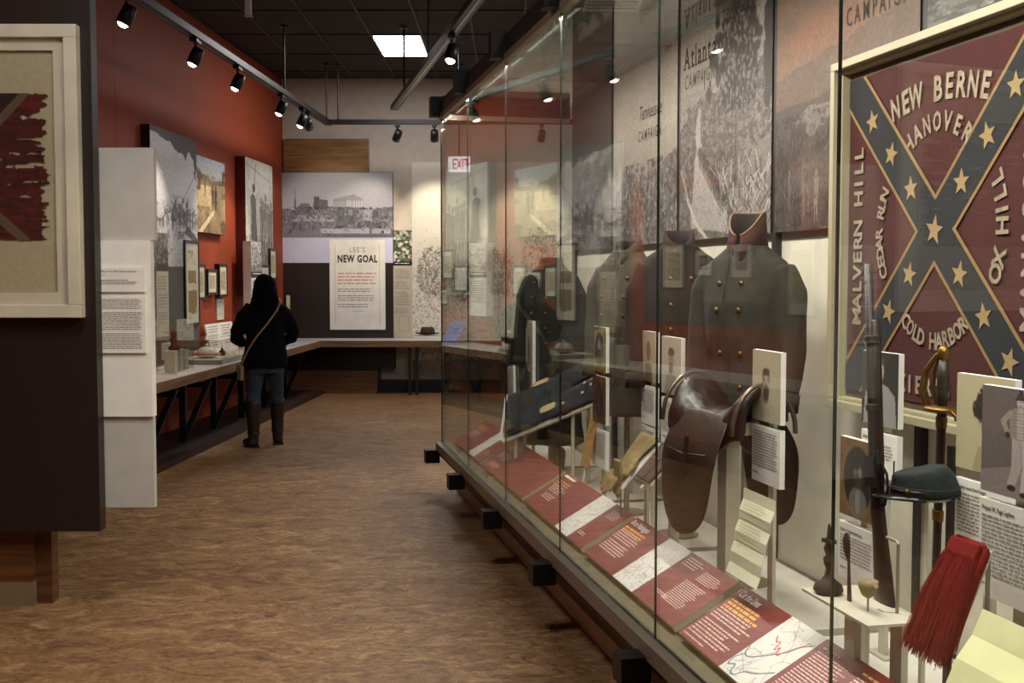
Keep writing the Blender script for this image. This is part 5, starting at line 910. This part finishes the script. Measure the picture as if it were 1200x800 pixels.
# crimson sash with its fringe
SASH = mat('crimson_silk', '#6c090c', .9, spec=.2, var=.25, scale=10, stretch=(8, 8, .6), bump=.3, bscale=90); sa = thing('sash', 'crimson fringed sash draped over a sloping stand by the right edge', 'sash', cp(5.95, .42, .975), CRZ, rx=math.radians(-23)); sa.scale = (.8, .8, .8)
m = MB(); rg = []
for z, hw in ((.02, .05), (0, .085), (-.05, .085), (-.13, .09), (-.22, .095), (-.27, .1)): rg.append([(hw*(2*j/24-1), -.012-.008*math.cos(j*1.55)-.004*math.sin(j*3.1+z*20), z) for j in range(25)]+[(hw*(1-2*j/24), .012, z) for j in range(25)])
m.loft(rg).build('sash_cloth', SASH, sa, True); MB().box(-.075, .075, -.026, .016, -.045, .012).build('folded_head', SASH, sa, bevel=.008)
fr = MB(); rr = random.Random(3)
for k in range(1100): x = rr.uniform(-.1, .1); y = rr.uniform(-.025, .01); L = rr.uniform(.27, .335); dx = rr.uniform(-.012, .012)+x*.12; z = rr.uniform(-.03, -.06); fr.tube([(x*.8, y-.004, z), (x+dx*.4, y-.01, z-L*.5), (x+dx, y-.002+rr.uniform(-.006, .006), z-L)], .0011, 3, cap=False)
fr.build('fringe', SASH, sa, True, kind='stuff', fix=False)
MB().box(-.08, .08, .018, .024, -.3, .01).build('backing_plate', ACRYL, sa); s2 = thing('sash_stand', 'thin metal post under the crimson sash', 'display stand', cp(5.95, .47, DZ), CRZ); MB().tube([(0, 0, .004), (0, 0, .60)], .006, 8).build('rod', ALU, s2); MB().lathe([(.05, 0), (.05, .005), (.01, .007)], 16).build('base', ALU, s2)
# letters and papers with their folds
def folded(name, label, loc, W, Hh, n, rx, ry, m, amp=.006, rz=0):
    t = thing(name, label, 'letter', loc, CRZ+rz, None, rx=rx, ry=ry); b = MB(); rg = []
    for j in range(n*2+1): z = Hh*j/(n*2); y = amp*(1 if j % 2 else 0); rg.append([(-W/2, y, z), (W/2, y+.001*(j % 3), z), (W/2, y+.003, z), (-W/2, y+.003, z)])
    b.loft(rg).build('sheet', m, t); (small_print(t, -W*.4, Hh*.9, W*.8, int(Hh/.02), .011, mat('faded_ink', '#c2bd9f', .8), y=-.0012, fill=.3, ragged=.3) if W < .4 else None); MB().box(-W*.42, W*.42, .01, .016, .02, Hh*.96).build('backing_plate', ACRYL, t); return t
CRM = mat('cream_letter_paper', '#d6d3b8', .8, var=.08, scale=9); YEL = mat('yellow_letter_paper', '#d3d3a0', .8, var=.06, scale=9)
folded('old_letter', 'folded cream letter standing on a post under the saddle', cp(4.85, .285, .612), .255, .30, 4, math.radians(-12.5), 0, CRM)
p = thing('letter_stand', 'frosted post behind the folded cream letter', 'display stand', cp(4.88, .38, DZ), CRZ); MB().box(-.018, .018, 0, .012, 0, .5).build('post', ACRYL, p); MB().box(-.05, .05, -.04, .05, 0, .006).build('foot', ACRYL, p)
folded('old_letter', 'pale yellow unfolded letter in the near right corner of the case', cp(6.40, .11, .56), .46, .38, 3, math.radians(-31), 0, YEL, .008)
p = thing('letter_stand', 'short frosted block behind the pale yellow letter', 'display stand', cp(6.4, .33, DZ), CRZ); MB().box(-.1, .1, 0, .03, 0, .42).build('block', ACRYL, p)
ENV = mat('manila_paper', '#a87d46', .8); t = thing('manila_envelope', 'tan manila envelope leaning by the pink caption card', 'envelope', cp(2.29, .45, .585), CRZ, rx=-.2); MB().box(-.07, .07, 0, .006, 0, .27).build('pocket', ENV, t); MB().prism([(-.07, .27), (0, .2), (.07, .27)], -.003, 0).build('flap', ENV, t); MB().box(-.01, .01, .006, .016, -.24, .15).build('post', ACRYL, t)
# gloves on a plate, brown wallet
GLV = mat('tan_kid_leather', '#7d6a42', .75, var=.3, scale=14, stretch=(3, 3, 1), bump=.3, bscale=70); t = thing('gauntlet_glove', 'tan leather gauntlet draped over a sloping white plate', 'glove', cp(3.35, .385, .79), CRZ, rx=math.radians(-41)); t.scale = (1.4, 1, 1.1)
m = MB().loft([[(hw*math.cos(a)*(1-.12*math.sin(5*a)), .014*math.sin(a)-.005, z) for a in [2*PI*j/16 for j in range(16)]] for z, hw in ((.13, .09), (.10, .088), (.04, .07), (-.02, .058), (-.07, .058), (-.09, .05))])
for k, (x, L) in enumerate(((-.042, .1), (-.014, .12), (.014, .13), (.042, .11))): m.tube([(x, -.006, -.06), (x*1.1, -.018, -.06-L*.5), (x*1.15, -.012, -.06-L)], [.016, .014, .009], 8)
m.tube([(.05, -.01, -.0), (.085, -.02, -.04), (.095, -.02, -.08)], [.02, .016, .01], 8)
fuse(m, 'glove_body', GLV, t, .005, 3, .005, 22); MB().box(-.085, .085, .012, .018, -.13, .12).build('plate', WHITE, t)
t = thing('gauntlet_glove', 'second tan gauntlet hanging straight down below the sloping one', 'glove', cp(3.40, .30, .64), CRZ); t.scale = (1.1, .8, .8)
m = MB().loft([[(hw*math.cos(a)*(1-.1*math.sin(5*a)), .013*math.sin(a), z) for a in [2*PI*j/16 for j in range(16)]] for z, hw in ((.20, .045), (.14, .05), (.06, .05), (.03, .045))])
for k, (x, L) in enumerate(((-.034, .05), (-.011, .06), (.012, .06), (.034, .045))): m.tube([(x, 0, .04), (x*1.05, -.004, .04-L*.6), (x*1.1, -.002, .04-L)], [.013, .012, .008], 8)
fuse(m, 'glove_body', GLV, t, .005, 3, .004, 22); MB().tube([(0, .02, -.37), (0, .02, .2)], .005, 6).build('post', ALU, t)
t = thing('glove_stand', 'frosted post under the sloping tan gauntlet', 'display stand', cp(3.33, .46, DZ), CRZ); MB().box(-.018, .018, 0, .014, 0, .50).build('post', ACRYL, t); MB().box(-.05, .05, -.04, .05, 0, .006).build('foot', ACRYL, t)
WAL = mat('brown_wallet_leather', '#4a2c1c', .5, var=.25, scale=18); t = thing('wallet', 'brown leather wallet opened flat on a tilted mount', 'wallet', cp(3.80, .35, .825), CRZ, rx=math.radians(-45)); t.scale = (1.15, 1.1, 1.1)
MB().box(-.09, -.003, -.012, 0, -.07, .11).build('cover', WAL, t, bevel=.004); MB().box(.003, .07, -.012, 0, -.07, .11).build('cover', WAL, t, bevel=.004); MB().box(-.004, .004, -.008, 0, -.07, .11).build('spine', mat('wallet_spine', '#8a6a48', .6), t); MB().box(-.095, .075, .0, .008, -.075, .115).build('mount', WHITE, t); MB().box(-.012, .012, .008, .02, -.1, .1).build('bracket', ACRYL, t)
t = thing('wallet_stand', 'frosted post under the opened brown wallet', 'display stand', cp(3.80, .41, DZ), CRZ); MB().box(-.016, .016, 0, .014, 0, .50).build('post', ACRYL, t); MB().box(-.05, .05, -.04, .05, 0, .006).build('foot', ACRYL, t)
# trousers laid on a long sloping board
NAVY = mat('dark_blue_grey_wool', '#202328', .95, var=.25, scale=16, bump=.35, bscale=130); PATCH = mat('cream_patch_cloth', '#b09a72', .9); A0 = cp(1.25, .24, .74); A1 = cp(1.82, .90, 1.12); ax = (A1-A0).normalized(); by = Vector((0, .8, .6)); by = (by-ax*by.dot(ax)).normalized(); nz_ = ax.cross(by).normalized(); QM = Matrix((ax, by, nz_)).transposed().to_4x4()
tb = thing('sloping_board', 'pale tilted board on legs under the dark trousers', 'display stand'); tb.matrix_world = Matrix.Translation(A0) @ QM
MB().box(-.02, .97, -.20, .20, -.014, 0).build('board', ACRYL, tb); MB().box(-.03, -.02, -.20, .20, -.014, .03).build('end_lip', WHITE, tb)
inv = (Matrix.Translation(A0) @ QM).inverted()
for x, y in ((.06, -.15), (.10, .15), (.5, -.16), (.6, .15), (.92, -.1), (.9, .16)):
    p = (Matrix.Translation(A0) @ QM) @ Vector((x, y, -.014)); m = MB().tube([inv @ p, inv @ Vector((p.x, p.y, DZ+.001))], .012, 6); m.build('leg', ACRYL, tb)
tr = thing('trousers', 'dark blue-grey wool trousers with cream patches lying on a tilted board', 'trousers'); tr.matrix_world = Matrix.Translation(A0+nz_*.001) @ QM
def legm(y0, y1, x0, x1, w0, w1):
    return MB().loft([[(x, y+hw*math.cos(a), .018+.018*math.sin(a)) for a in [2*PI*j/14 for j in range(14)]] for x, y, hw in [(x0+(x1-x0)*f, y0+(y1-y0)*f, w0+(w1-w0)*f) for f in [k/8 for k in range(9)]]])
m = legm(-.07, -.10, .0, .96, .11, .09); n2 = legm(.07, .13, .0, .84, .11, .07); m.add(n2.v, n2.f)
tb2 = fuse(m, 'trouser_legs', NAVY, tr, .009, 4, .012, 9, 4)
for x, y, l, wd in ((.34, -.10, .13, .06), (.26, .16, .14, .04), (.80, .10, .12, .05)): sub(MB().loft([[(x+l*f*.5+wd*.0, y+wd*g_, .039) for g_ in (-.5, .5)]+[(x+l*f*.5, y+wd*g_, .036) for g_ in (.5, -.5)] for f in (-1, -.3, .4, 1)]).build('patch', PATCH, tr))
for x, y in ((.56, -.04), (.61, -.02), (.66, -.06), (.60, -.1), (.46, -.12)): MB().lathe([(.012, .0), (.011, .006), (.002, .008)], 10, (x, y, .034)).build('button', mat('bone_button', '#b8ad98', .5), tr, True)
MB().box(0, .09, -.16, .17, .0, .042).build('waistband', mat('waistband_cloth', '#2a2826', .9), tr, bevel=.012)
t = thing('leather_holster', 'dark leather holster standing on the deck under the sloping board', 'holster', cp(1.45, .52, DZ), CRZ, ry=.15); sub(MB().loft([[(hw*math.cos(a), .035*math.sin(a), z) for a in [2*PI*j/10 for j in range(10)]] for z, hw in ((0, .03), (.02, .05), (.12, .065), (.2, .08), (.24, .075))]).build('pouch', LEA, t, True)); MB().box(-.07, .07, -.045, -.03, .13, .25).build('flap', LEA2, t, bevel=.005); MB().lathe([(.001, .006), (.008, .004), (.009, -.002)], 10, (0, 0, 0), 'y').build('stud', BRASS, t, loc=(0, -.046, .15))
